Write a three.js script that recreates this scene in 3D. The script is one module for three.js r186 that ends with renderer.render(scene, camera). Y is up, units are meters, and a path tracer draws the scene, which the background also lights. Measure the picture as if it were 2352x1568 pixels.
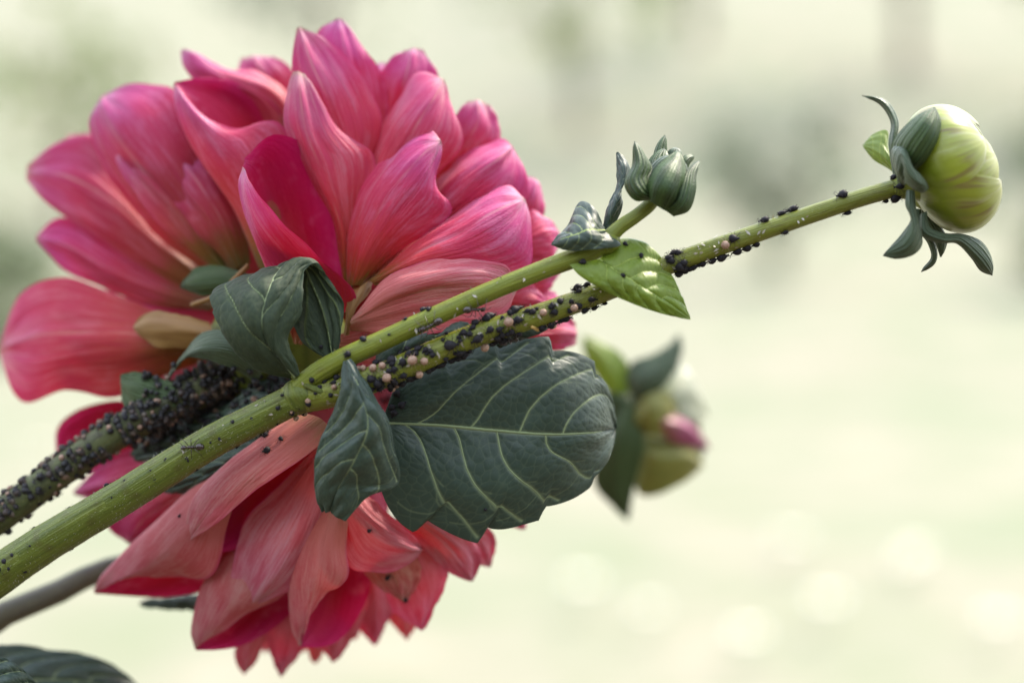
import * as THREE from 'three';
import { mergeGeometries } from 'three/addons/utils/BufferGeometryUtils.js';
import { ImprovedNoise } from 'three/addons/math/ImprovedNoise.js';

// ------------------------------------------------------------------ camera, sky, sun, exposure
const scene = new THREE.Scene();
const EYE = 0.78, D = 0.5, FOV = 22, PITCH = -2.9;
const camera = new THREE.PerspectiveCamera(FOV, 1024 / 682, 0.02, 400);
camera.position.set(0, EYE, D);
camera.rotation.set(THREE.MathUtils.degToRad(PITCH), 0, 0);
camera.updateMatrixWorld(true);
camera.focus = 0.493;
camera.userData.fStop = 3.4;

const SUN = new THREE.Vector3(0.42, 0.8, -0.42).normalize();
const sun = new THREE.DirectionalLight(0xfff1dc, 3.6);
sun.position.copy(SUN).multiplyScalar(8);
sun.castShadow = true; sun.shadow.radius = 9; sun.shadow.mapSize.set(2048, 2048);
Object.assign(sun.shadow.camera, { left: -2, right: 2, top: 2, bottom: -2, near: 0.1, far: 30 });
scene.add(sun);

{ // bright, thinly veiled sky: brighter towards the zenith and round the sun
  const w = 256, h = 128, a = new Float32Array(w * h * 4);
  for (let j = 0; j < h; j++) for (let i = 0; i < w; i++) {
    const el = ((j + 0.5) / h - 0.5) * Math.PI, az = ((i + 0.5) / w - 0.5) * 2 * Math.PI;
    const d = new THREE.Vector3(Math.cos(el) * Math.cos(az), Math.sin(el), Math.cos(el) * Math.sin(az));
    const up = Math.max(0, d.y), c = Math.max(0, d.dot(SUN));
    const b = 0.95 + 0.1 * Math.sqrt(up) + 0.5 * Math.pow(c, 8), k = (j * w + i) * 4;
    a[k] = b * (0.98 - 0.16 * up); a[k + 1] = b * (1.0 - 0.04 * up); a[k + 2] = b * (1.0 + 0.22 * up); a[k + 3] = 1;
  }
  const t = new THREE.DataTexture(a, w, h, THREE.RGBAFormat, THREE.FloatType);
  t.mapping = THREE.EquirectangularReflectionMapping; t.magFilter = THREE.LinearFilter; t.needsUpdate = true;
  scene.background = t; scene.environment = t;
}
const renderer = new THREE.WebGLRenderer({ antialias: true });
renderer.setSize(1024, 682);
renderer.toneMapping = THREE.LinearToneMapping;
renderer.toneMappingExposure = 2.1;
renderer.shadowMap.enabled = true;

// ------------------------------------------------------------------ helpers
function rng(seed) { let s = seed >>> 0; return () => { s = (s + 0x6D2B79F5) >>> 0; let t = Math.imul(s ^ (s >>> 15), 1 | s); t = (t + Math.imul(t ^ (t >>> 7), 61 | t)) ^ t; return ((t ^ (t >>> 14)) >>> 0) / 4294967296; }; }
const noise3 = new ImprovedNoise();
const N = (x, y, z = 0) => noise3.noise(x + 31.7, y + 17.3, z + 5.1);
const fbm = (x, y, z = 0) => N(x, y, z) * 0.55 + N(x * 2.1, y * 2.1, z + 9) * 0.3 + N(x * 4.3, y * 4.3, z + 19) * 0.15;
const lerp = (a, b, t) => a + (b - a) * t, clamp = (x, a = 0, b = 1) => Math.min(b, Math.max(a, x));
const smooth = (a, b, x) => { const t = clamp((x - a) / (b - a)); return t * t * (3 - 2 * t); };
const TV = Math.tan(THREE.MathUtils.degToRad(FOV / 2)), TH = TV * 1.5;
// a direction in the picture (2352 x 1568 units) and a depth (mm in front of the plane 0.5 m from the lens) -> a point
const P = (x, y, z = 0) => { const d = D - z / 1000; return new THREE.Vector3((x - 1176) / 1176 * TH * d, -(y - 784) / 784 * TV * d, -d).applyMatrix4(camera.matrixWorld); };
const PX = 2 * TV * D / 1568;            // metres per picture unit at 0.5 m
const toEye = new THREE.Vector3(0, 0, 1).transformDirection(camera.matrixWorld);
const mixc = (a, b, t) => [lerp(a[0], b[0], t), lerp(a[1], b[1], t), lerp(a[2], b[2], t)];
const ramp = (stops, t) => { for (let i = 1; i < stops.length; i++) if (t <= stops[i][0]) { const [a, ca] = stops[i - 1], [b, cb] = stops[i]; return mixc(ca, cb, smooth(a, b, t)); } return stops[stops.length - 1][1]; };
const enc = (c) => { c = clamp(c); return Math.round(255 * (c <= 0.0031308 ? 12.92 * c : 1.055 * Math.pow(c, 1 / 2.4) - 0.055)); };
function colorTex(w, h, f) {
  const a = new Uint8Array(w * h * 4);
  for (let j = 0; j < h; j++) for (let i = 0; i < w; i++) { const c = f((i + 0.5) / w, (j + 0.5) / h), k = (j * w + i) * 4; a[k] = enc(c[0]); a[k + 1] = enc(c[1]); a[k + 2] = enc(c[2]); a[k + 3] = 255; }
  const t = new THREE.DataTexture(a, w, h); t.colorSpace = THREE.SRGBColorSpace; t.magFilter = THREE.LinearFilter; t.wrapS = t.wrapT = THREE.RepeatWrapping; t.needsUpdate = true; return t;
}
function dataTex(w, h, f) {
  const a = new Uint8Array(w * h * 4);
  for (let j = 0; j < h; j++) for (let i = 0; i < w; i++) { const c = Math.round(255 * clamp(f((i + 0.5) / w, (j + 0.5) / h))), k = (j * w + i) * 4; a[k] = a[k + 1] = a[k + 2] = c; a[k + 3] = 255; }
  const t = new THREE.DataTexture(a, w, h); t.magFilter = THREE.LinearFilter; t.wrapS = t.wrapT = THREE.RepeatWrapping; t.needsUpdate = true; return t;
}
const taken = {};
function numbered(name) { const n = taken[name] = (taken[name] ?? -1) + 1; return n ? `${name}_${String(n).padStart(3, '0')}` : name; }
function thing(name, label, category, base, group) {
  const o = new THREE.Group(); o.name = numbered(name); o.position.copy(base); o.userData = { label, category };
  if (group) o.userData.group = group;
  scene.add(o); o.updateMatrixWorld(true); return o;
}
// geometry is built in world space; a part keeps its thing's origin
function part(name, geo, mat, parent, opts = {}) {
  const root = parent.userData.category ? parent : parent.parent;
  geo.translate(-root.position.x, -root.position.y, -root.position.z);
  const m = new THREE.Mesh(geo, mat); m.name = name; m.castShadow = m.receiveShadow = true;
  Object.assign(m.userData, opts); parent.add(m); m.updateMatrixWorld(true); return m;
}
function geoFrom(pos, uv, idx, col) {
  const g = new THREE.BufferGeometry();
  g.setAttribute('position', new THREE.Float32BufferAttribute(pos, 3));
  if (uv) g.setAttribute('uv', new THREE.Float32BufferAttribute(uv, 2));
  if (col) g.setAttribute('color', new THREE.Float32BufferAttribute(col, 3));
  g.setIndex(idx); g.computeVertexNormals(); return g;
}
// loft through longitudinal curves (base -> tip), then across them
function loftGrid(cols, nu, nv) {
  const lines = cols.map((c) => new THREE.CatmullRomCurve3(c.map((p) => P(...p)), false, 'centripetal').getSpacedPoints(nu));
  const rows = [];
  for (let i = 0; i <= nu; i++) {
    const c = new THREE.CatmullRomCurve3(lines.map((l) => l[i]), false, 'catmullrom', 0.5), row = [];
    for (let j = 0; j <= nv; j++) row.push(c.getPoint(j / nv));
    rows.push(row);
  }
  return rows;
}
function gridNormals(rows) {
  const nu = rows.length - 1, nv = rows[0].length - 1, a = new THREE.Vector3(), b = new THREE.Vector3();
  return rows.map((row, i) => row.map((p, j) => {
    a.subVectors(rows[Math.min(nu, i + 1)][j], rows[Math.max(0, i - 1)][j]);
    b.subVectors(row[Math.min(nv, j + 1)], row[Math.max(0, j - 1)]);
    const n = new THREE.Vector3().crossVectors(a, b);
    return n.lengthSq() > 1e-18 ? n.normalize() : (i ? new THREE.Vector3().copy(toEye) : new THREE.Vector3().copy(toEye));
  }));
}
// a thin closed blade: outside (+normal) uses the left half of the texture, inside the right half
function bladeGeo(rows, thick, { halves = true, tint } = {}) {
  const nu = rows.length - 1, nv = rows[0].length - 1, nn = gridNormals(rows), pos = [], uv = [], idx = [], col = tint ? [] : null;
  for (const side of [1, -1]) {
    const off = pos.length / 3;
    for (let i = 0; i <= nu; i++) for (let j = 0; j <= nv; j++) {
      const v = j / nv, u = i / nu, e = Math.pow(clamp(Math.min(v, 1 - v) * 10), 0.5) * clamp((1 - u) * 14) * 0.5 * thick * side, p = rows[i][j], n = nn[i][j];
      pos.push(p.x + n.x * e, p.y + n.y * e, p.z + n.z * e);
      uv.push(halves ? (side > 0 ? 0.004 + v * 0.492 : 0.504 + v * 0.492) : v, 0.002 + u * 0.996);
      if (tint) col.push(...tint);
    }
    for (let i = 0; i < nu; i++) for (let j = 0; j < nv; j++) {
      const a = off + i * (nv + 1) + j, b = a + nv + 1;
      if (side > 0) idx.push(a, b, a + 1, a + 1, b, b + 1); else idx.push(a, a + 1, b, a + 1, b + 1, b);
    }
  }
  return geoFrom(pos, uv, idx, col);
}
function orient(cols, flip) { // outside towards the eye, judged on the first strip of the blade
  const r = loftGrid(cols, 10, 8), n = gridNormals(r); let s = 0;
  const m = cols.length > 3 ? Math.max(2, Math.floor(8 * 1.6 / (cols.length - 1))) : 8;
  for (let i = 2; i < 9; i++) for (let j = 0; j <= m; j++) s += n[i][j].dot(toEye);
  return (s < 0) !== !!flip ? [...cols].reverse() : cols;
}
function tubeGeo(pts, radii, seg, around, { uvLen = 0.01, uvRound = 1, rough = 0, seed = 0, cap = true } = {}) {
  const curve = new THREE.CatmullRomCurve3(pts, false, 'centripetal'), fr = curve.computeFrenetFrames(seg), L = curve.getLength(), pos = [], uv = [], idx = [], c = [];
  for (let i = 0; i <= seg; i++) {
    const t = i / seg, p = curve.getPointAt(t), k = curve.getUtoTmapping(t) * (radii.length - 1), k0 = Math.min(radii.length - 2, Math.floor(k)), r = radii.length > 1 ? lerp(radii[k0], radii[k0 + 1], k - k0) : radii[0];
    c.push({ p, r, n: fr.normals[i], b: fr.binormals[i], t: fr.tangents[i] });
    for (let j = 0; j <= around; j++) {
      const th = (j % around) / around * 2 * Math.PI, rr = r * (1 + rough * (N(Math.cos(th) * 1.6 + seed, Math.sin(th) * 1.6, t * L * 130) + 0.5 * Math.sin(th * 6 + seed) * 0.6));
      const x = Math.cos(th) * rr, y = Math.sin(th) * rr, q = c[i];
      pos.push(p.x + q.n.x * x + q.b.x * y, p.y + q.n.y * x + q.b.y * y, p.z + q.n.z * x + q.b.z * y); uv.push(j / around * uvRound, t * L / uvLen);
    }
  }
  for (let i = 0; i < seg; i++) for (let j = 0; j < around; j++) { const a = i * (around + 1) + j, b = a + around + 1; idx.push(a, a + 1, b, a + 1, b + 1, b); }
  if (cap) for (const [row, s] of [[0, -1], [seg, 1]]) {
    const k = pos.length / 3, p = c[row].p; pos.push(p.x, p.y, p.z); uv.push(0.5, 0);
    for (let j = 0; j < around; j++) { const a = row * (around + 1) + j; if (s > 0) idx.push(a, a + 1, k); else idx.push(a + 1, a, k); }
  }
  const g = geoFrom(pos, uv, idx);
  { // weld the seam normals
    const n = g.attributes.normal;
    for (let i = 0; i <= seg; i++) { const a = i * (around + 1), b = a + around, v = new THREE.Vector3(n.getX(a) + n.getX(b), n.getY(a) + n.getY(b), n.getZ(a) + n.getZ(b)).normalize(); n.setXYZ(a, v.x, v.y, v.z); n.setXYZ(b, v.x, v.y, v.z); }
  }
  g.userData.rings = c; return g;
}
// stem from picture points [x, y, z, radius in picture units]
function stemGeo(list, seg, around, opt = {}, extra = []) {
  const pts = [...extra.map((e) => e[0]), ...list.map(([x, y, z]) => P(x, y, z))], rad = [...extra.map((e) => e[1]), ...list.map(([, , z, r]) => r * PX * (1 - z / 1000 / D))];
  return tubeGeo(pts, rad, seg, around, opt);
}

// ------------------------------------------------------------------ materials
const petalStops = {
  pink: [[0, [0.26, 0.15, 0.02]], [0.09, [0.48, 0.085, 0.03]], [0.26, [0.68, 0.045, 0.055]], [0.54, [0.7, 0.045, 0.125]], [0.82, [0.67, 0.075, 0.29]], [1, [0.75, 0.31, 0.5]]],
  salmon: [[0, [0.56, 0.25, 0.14]], [0.12, [0.72, 0.22, 0.18]], [0.4, [0.76, 0.19, 0.2]], [0.75, [0.74, 0.16, 0.23]], [1, [0.74, 0.25, 0.32]]],
  rose: [[0, [0.18, 0.13, 0.02]], [0.16, [0.34, 0.11, 0.03]], [0.36, [0.56, 0.05, 0.06]], [0.62, [0.6, 0.042, 0.13]], [0.87, [0.61, 0.08, 0.29]], [1, [0.7, 0.28, 0.5]]],
};
function petalMaterial(kind, seed) {
  const stops = petalStops[kind], pale = kind === 'salmon' ? [0.86, 0.48, 0.46] : [0.78, 0.27, 0.42], deep = kind === 'salmon' ? [0.62, 0.06, 0.09] : [0.62, 0.025, 0.16];
  const map = colorTex(1024, 512, (x, u) => {
    if (x < 0.5) {
      const v = (x * 2 - 0.5) * 2, fan = v * (1 + 0.55 * (1 - u)), s = Math.abs(v);
      const w = fan + 0.03 * N(fan * 5, u * 7, seed), streak = fbm(w * 9 + seed, u * 3.2, seed) * 0.55 + N(w * 27 + seed, u * 5, seed) * 0.42 + N(w * 60, u * 14, seed) * 0.28, blot = fbm(fan * 2.6 + seed * 2, u * 4.5, seed + 4) * 1.1 + 0.25 * N(fan * 40, u * 50, seed);
      let c = ramp(stops, clamp(u + 0.1 * streak + 0.1 * blot));
      c = mixc(c, pale, clamp((kind === 'salmon' ? 0.18 : 0.08) + streak * 0.7 + blot * 0.6, 0, 0.55) * smooth(0.12, 0.5, u));
      c = mixc(c, deep, clamp(-streak * 0.85 - blot * 0.55 - 0.02, 0, 0.5) * smooth(0.1, 0.35, u));
            c = mixc(c, [0.85, 0.52, 0.5], Math.exp(-Math.pow(v / 0.03, 2)) * clamp(0.22 + 0.5 * N(u * 6, seed, 3), 0, 0.5) * smooth(0.15, 0.4, u));
      c = mixc(c, [0.66, 0.02, 0.19], smooth(0.93, 1, s) * 0.7 * smooth(0.1, 0.3, u) * (1 - smooth(0.85, 1, u)));
      return mixc(c, [0.72, 0.5, 0.38], smooth(0.955, 1, u + 0.02 * streak) * 0.6);
    }
    const v = ((x - 0.5) * 2 - 0.5) * 2, s = Math.abs(v), streak = fbm(v * 6 + seed, u * 2, seed + 8), blot = fbm(v * 3 + seed, u * 5, seed + 12), b2 = N(v * 14, u * 22, seed);
    let c = ramp([[0, [0.4, 0.15, 0.02]], [0.18, [0.48, 0.022, 0.016]], [0.5, [0.5, 0.004, 0.03]], [0.8, [0.55, 0.006, 0.085]], [1, [0.6, 0.03, 0.17]]], clamp(u + 0.12 * streak));
    c = mixc(c, [0.7, 0.012, 0.2], smooth(0.55, 1, s) * 0.7);
    return mixc(c, [0.78, 0.2, 0.35], clamp(blot * 1.2 + b2 * 0.5 - 0.15, 0, 0.5) * smooth(0.5, 0.95, Math.max(s, u)));
  });
  const bump = dataTex(512, 256, (x, u) => { const v = ((x * 2) % 1 - 0.5) * 2, fan = v * (1 + 0.55 * (1 - u)); return 0.5 + 0.3 * N(fan * 16, u * 1.5, seed) + 0.22 * N(fan * 40, u * 5, seed) + 0.2 * N(fan * 60, u * 60, seed + 3); });
  return new THREE.MeshPhysicalMaterial({ map, bumpMap: bump, bumpScale: 0.0004, roughness: 0.58, specularIntensity: 0.4, sheen: 0.14, sheenRoughness: 0.45, sheenColor: new THREE.Color(0.95, 0.75, 1), transmission: 0.5, thickness: 0, vertexColors: true, side: THREE.DoubleSide });
}
const PET = { pink: [petalMaterial('pink', 1.3), petalMaterial('pink', 7.9), petalMaterial('pink', 14.2)], salmon: [petalMaterial('salmon', 3.1), petalMaterial('salmon', 11.4), petalMaterial('salmon', 17.7)], rose: [petalMaterial('rose', 5.2), petalMaterial('rose', 21.6)] };

// leaf: vein network in (v, u)
const VEINS = (() => {
  const r = rng(5), v = [];
  for (const s of [-1, 1]) for (let k = 0; k < 4; k++) {
    const u0 = 0.05 + k * 0.18 + (s > 0 ? 0.07 : 0) + r() * 0.03, reach = 0.95, rise = 0.4 - k * 0.05, pts = [];
    for (let i = 0; i <= 8; i++) { const t = i / 8; pts.push([0.5 + s * 0.5 * reach * Math.pow(t, 1.05), Math.min(0.985, u0 + rise * (0.55 * t + 0.45 * t * t) + 0.012 * Math.sin(t * 9 + k))]); }
    v.push({ pts, w: 1, s });
    for (const q of [3, 5, 6]) { // branches
      const a = pts[q], up = q % 2 ? 1 : -1; v.push({ pts: [a, [a[0] + s * 0.05, a[1] + up * 0.03], [a[0] + s * 0.085, a[1] + up * 0.075], [a[0] + s * 0.1, a[1] + up * 0.11]], w: 0.4 });
    }
  }
  v.push({ pts: [[0.5, 0], [0.5, 0.5], [0.5, 1]], w: 1.7, mid: true });
  return v;
})();
const ASP = 0.75; // width : length of the texture's leaf
function segDist(px, py, a, b) { const ax = a[0] * ASP, bx = b[0] * ASP, dx = bx - ax, dy = b[1] - a[1], t = clamp(((px - ax) * dx + (py - a[1]) * dy) / (dx * dx + dy * dy + 1e-9)); return Math.hypot(px - ax - dx * t, py - a[1] - dy * t); }
const VW = 384, VH = 512, veinField = new Float32Array(VW * VH), veinMask = new Float32Array(VW * VH), cellField = new Float32Array(VW * VH);
{
  const r = rng(21), pts = [];
  for (let i = 0; i < 30; i++) for (let j = 0; j < 22; j++) pts.push([(j + r()) / 22 * ASP, (i + r()) / 30]);
  for (let j = 0; j < VH; j++) for (let i = 0; i < VW; i++) {
    const x = (i + 0.5) / VW * ASP, y = (j + 0.5) / VH; let d = 9, m = 0;
    for (const v of VEINS) for (let k = 1; k < v.pts.length; k++) { const q = segDist(x, y, v.pts[k - 1], v.pts[k]); if (v.w >= 1) d = Math.min(d, q); m = Math.max(m, Math.min(1, v.w) * Math.exp(-Math.pow(q / (0.0042 * v.w + 0.0012), 2))); }
    let f1 = 9, f2 = 9; const cy = Math.floor(y * 30), cx = Math.floor(x / ASP * 22);
    for (let a = cy - 1; a <= cy + 1; a++) for (let b = cx - 1; b <= cx + 1; b++) { const p = pts[a * 22 + b]; if (!p || b < 0 || b > 21) continue; const q = Math.hypot(p[0] - x, p[1] - y); if (q < f1) { f2 = f1; f1 = q; } else if (q < f2) f2 = q; }
    veinField[j * VW + i] = d; veinMask[j * VW + i] = m; cellField[j * VW + i] = clamp((f2 - f1) / 0.02);
  }
}
const sampleF = (f, v, u) => { const x = clamp(v * VW - 0.5, 0, VW - 1.001), y = clamp(u * VH - 0.5, 0, VH - 1.001), i = Math.floor(x), j = Math.floor(y), a = x - i, b = y - j, k = j * VW + i; return lerp(lerp(f[k], f[k + 1], a), lerp(f[k + VW], f[k + VW + 1], a), b); };
const quilt = (v, u) => smooth(0, 0.07, sampleF(veinField, v, u)) * 0.8 + smooth(0, 1, sampleF(cellField, v, u)) * 0.2 - 0.6 * sampleF(veinMask, v, u);
function leafMaterial(base, base2, vein, seed, opt = {}) {
  const map = colorTex(512, 512, (v, u) => {
    const b = fbm(v * 5 + seed, u * 7, seed), f = N(v * 70, u * 90, seed) * 0.5 + N(v * 150, u * 200, seed) * 0.5, m = sampleF(veinMask, v, u);
    let c = mixc(base, base2, clamp(0.5 + b * 0.6 + f * 0.3));
    c = mixc(c, vein, (1 - smooth(0, 0.35, sampleF(cellField, v, u))) * 0.1);
    return mixc(c, vein, clamp(m * (opt.veinAmt ?? 0.75)));
  });
  const bump = dataTex(512, 512, (v, u) => 0.45 + 0.2 * N(v * 110, u * 150, seed) + 0.2 * N(v * 210, u * 280, seed) + 0.12 * smooth(0, 0.5, sampleF(cellField, v, u)) + 0.14 * (1 - sampleF(veinMask, v, u)));
  return new THREE.MeshPhysicalMaterial({ map, bumpMap: bump, bumpScale: 0.00007, roughness: opt.rough ?? 0.5, specularIntensity: opt.spec ?? 0.9, transmission: opt.trans ?? 0.1, thickness: 0, side: THREE.DoubleSide, sheen: opt.sheen ?? 0.22, sheenRoughness: 0.5, sheenColor: new THREE.Color(0.75, 0.88, 1), clearcoat: opt.coat ?? 0.3, clearcoatRoughness: 0.5 });
}
const LEAF = leafMaterial([0.015, 0.034, 0.022], [0.03, 0.058, 0.038], [0.2, 0.25, 0.13], 2, { rough: 0.5, spec: 0.9, veinAmt: 0.85, coat: 0.2, sheen: 0.5 });
const LEAF_UNDER = leafMaterial([0.024, 0.038, 0.02], [0.044, 0.062, 0.034], [0.16, 0.2, 0.07], 6, { rough: 0.7, spec: 0.5, veinAmt: 0.5, coat: 0 });
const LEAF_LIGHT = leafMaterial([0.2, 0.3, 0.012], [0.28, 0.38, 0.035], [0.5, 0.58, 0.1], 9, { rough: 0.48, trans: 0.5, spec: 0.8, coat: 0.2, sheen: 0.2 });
const VEIN = new THREE.MeshStandardMaterial({ color: new THREE.Color(0.2, 0.25, 0.12), roughness: 0.6 });
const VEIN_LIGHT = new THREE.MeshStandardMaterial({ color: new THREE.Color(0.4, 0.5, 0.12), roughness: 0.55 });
const sepalMat = (base, base2, line, seed, trans = 0.15) => new THREE.MeshPhysicalMaterial({
  map: colorTex(256, 256, (x, u) => { const v = (x * 2) % 1, r = 0.5 + 0.5 * Math.cos(v * Math.PI * 2 * 14 + 0.9 * N(u * 3, v * 4, seed)); return mixc(mixc(base, base2, clamp(0.5 + fbm(v * 5, u * 4, seed))), line, Math.pow(r, 4) * 0.8); }),
  bumpMap: dataTex(256, 128, (x, u) => 0.5 + 0.3 * Math.cos(((x * 2) % 1) * Math.PI * 2 * 14) + 0.2 * N(x * 60, u * 40, seed)), bumpScale: 0.0003, roughness: 0.5, specularIntensity: 0.65, transmission: trans, thickness: 0, side: THREE.DoubleSide });
const SEPAL = sepalMat([0.04, 0.075, 0.02], [0.07, 0.12, 0.035], [0.02, 0.036, 0.014], 3);
const SEPAL_PALE = sepalMat([0.075, 0.115, 0.06], [0.11, 0.16, 0.085], [0.05, 0.075, 0.04], 8, 0.3);
const BRACT_TAN = new THREE.MeshPhysicalMaterial({ map: colorTex(256, 256, (x, u) => { const v = (x * 2) % 1, s = fbm(v * 9, u * 2, 3); return mixc([0.26, 0.12, 0.022], [0.34, 0.18, 0.04], clamp(0.5 + s)); }), roughness: 0.6, transmission: 0.3, thickness: 0, side: THREE.DoubleSide });
function stemMaterial(a, b, c, seed, rough = 0.45) {
  const map = colorTex(256, 512, (x, y) => {
    const ca = Math.cos(x * 2 * Math.PI) * 1.3, sa = Math.sin(x * 2 * Math.PI) * 1.3, s = N(ca * 4 + seed, sa * 4, y * 1.1) + 0.5 * N(ca * 9, sa * 9 + seed, y * 3), f = N(ca * 25, sa * 25, y * 90), bl = fbm(ca * 1.2 + seed, sa * 1.2, y * 7);
    let q = mixc(a, b, clamp(0.5 + s * 0.8));
    q = mixc(q, c, clamp(bl * 1.5 - 0.12, 0, 0.7));
    q = mixc(q, [0.36, 0.38, 0.16], clamp(N(ca * 14, sa * 14, y * 40 + seed) * 2.2 - 1.0, 0, 0.5));
    return mixc(q, [0.05, 0.05, 0.02], clamp(f * 1.8 - 0.75, 0, 0.7));
  });
  const bump = dataTex(256, 512, (x, y) => { const ca = Math.cos(x * 2 * Math.PI) * 1.3, sa = Math.sin(x * 2 * Math.PI) * 1.3; return 0.5 + 0.35 * N(ca * 8 + seed, sa * 8, y * 2) + 0.2 * N(ca * 30, sa * 30, y * 60); });
  return new THREE.MeshPhysicalMaterial({ map, bumpMap: bump, bumpScale: 0.0003, roughness: rough, specularIntensity: 0.8 });
}
const STEM = stemMaterial([0.075, 0.1, 0.01], [0.135, 0.165, 0.02], [0.065, 0.05, 0.012], 1);
const STEM_LIGHT = stemMaterial([0.13, 0.16, 0.012], [0.2, 0.23, 0.026], [0.12, 0.1, 0.018], 4, 0.38);
const STEM_PURPLE = stemMaterial([0.135, 0.155, 0.012], [0.19, 0.21, 0.024], [0.06, 0.026, 0.022], 12, 0.3);
const STEM_OLD = stemMaterial([0.05, 0.06, 0.018], [0.09, 0.1, 0.03], [0.035, 0.024, 0.02], 8, 0.6);
const STEM_BROWN = stemMaterial([0.075, 0.065, 0.045], [0.12, 0.1, 0.06], [0.05, 0.036, 0.04], 15, 0.5);

// ------------------------------------------------------------------ ground
const groundH = (x, z) => { const far = Math.max(0, -z - 6); return far * (0.02 + 0.05 * smooth(-3, 3, x)) * smooth(0, 5, far) + 0.2 * Math.max(0, far - 8) * smooth(0, 10, far - 8) + 0.03 * fbm(x * 0.5, z * 0.5) * smooth(2, 8, -z); };
{
  const n = 220, pos = [], uv = [], idx = [], S = 75;
  const w = (t) => Math.sign(t) * Math.pow(Math.abs(t), 2.2) * S;
  for (let i = 0; i <= n; i++) for (let j = 0; j <= n; j++) { const x = w(j / n * 2 - 1), z = w(i / n * 2 - 1); pos.push(x, groundH(x, z), z); uv.push(x / 6, z / 6); }
  for (let i = 0; i < n; i++) for (let j = 0; j < n; j++) { const a = i * (n + 1) + j, b = a + n + 1; idx.push(a, b, a + 1, a + 1, b, b + 1); }
  const tile = (f, s, o) => (x, y) => { const X = x * s, Y = y * s, bx = smooth(0.7, 1, x), by = smooth(0.7, 1, y); return lerp(lerp(f(X, Y, o), f(X - s, Y, o), bx), lerp(f(X, Y - s, o), f(X - s, Y - s, o), bx), by); };
  const big = tile(fbm, 5, 1), mid = tile(fbm, 16, 2), fine = tile(fbm, 90, 3);
  const map = colorTex(1024, 1024, (x, y) => { const a = big(x, y), b = mid(x, y), c = fine(x, y); let q = mixc([0.175, 0.195, 0.125], [0.245, 0.222, 0.17], clamp(0.5 + a * 1.6 + b * 0.6)); q = mixc(q, [0.32, 0.275, 0.21], clamp(b * 1.8 + a * 0.6 - 0.2, 0, 0.8)); return mixc(q, [0.14, 0.17, 0.08], clamp(c * 1.3 - b, 0, 0.5)); });
  const g = geoFrom(pos, uv, idx), m = new THREE.Mesh(g, new THREE.MeshStandardMaterial({ map, roughness: 0.95 }));
  m.name = 'dry_lawn'; m.receiveShadow = true; m.userData = { kind: 'structure', label: 'pale sunlit dry lawn far out of focus', category: 'lawn' }; scene.add(m);
}
{ // dug soil of the flower bed under the plants
  const n = 60, pos = [], uv = [], idx = [];
  for (let i = 0; i <= n; i++) for (let j = 0; j <= n; j++) { const a = j / n * 2 - 1, b = i / n * 2 - 1, x = a * (1.9 + 0.08 * N(b * 6, 3)), z = 0.2 + b * (1.5 + 0.08 * N(a * 6, 7)), e = smooth(1, 0.85, Math.max(Math.abs(a), Math.abs(b))); pos.push(x, 0.006 + e * (0.03 + 0.035 * fbm(x * 7, z * 7)), z); uv.push(x, z); }
  for (let i = 0; i < n; i++) for (let j = 0; j < n; j++) { const a = i * (n + 1) + j, b = a + n + 1; idx.push(a, b, a + 1, a + 1, b, b + 1); }
  const m = new THREE.Mesh(geoFrom(pos, uv, idx), new THREE.MeshStandardMaterial({ map: colorTex(256, 256, (x, y) => mixc([0.05, 0.036, 0.025], [0.11, 0.08, 0.055], clamp(0.5 + fbm(x * 20, y * 20)))), roughness: 1 }));
  m.name = 'flower_bed'; m.userData = { kind: 'structure', label: 'dark soil of the bed the dahlias grow in', category: 'soil' }; scene.add(m);
}
const atGround = (x, dist) => { const X = (x - 1176) / 1176 * TH * (dist + D), z = -dist; return new THREE.Vector3(X, groundH(X, z), z); };

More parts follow.
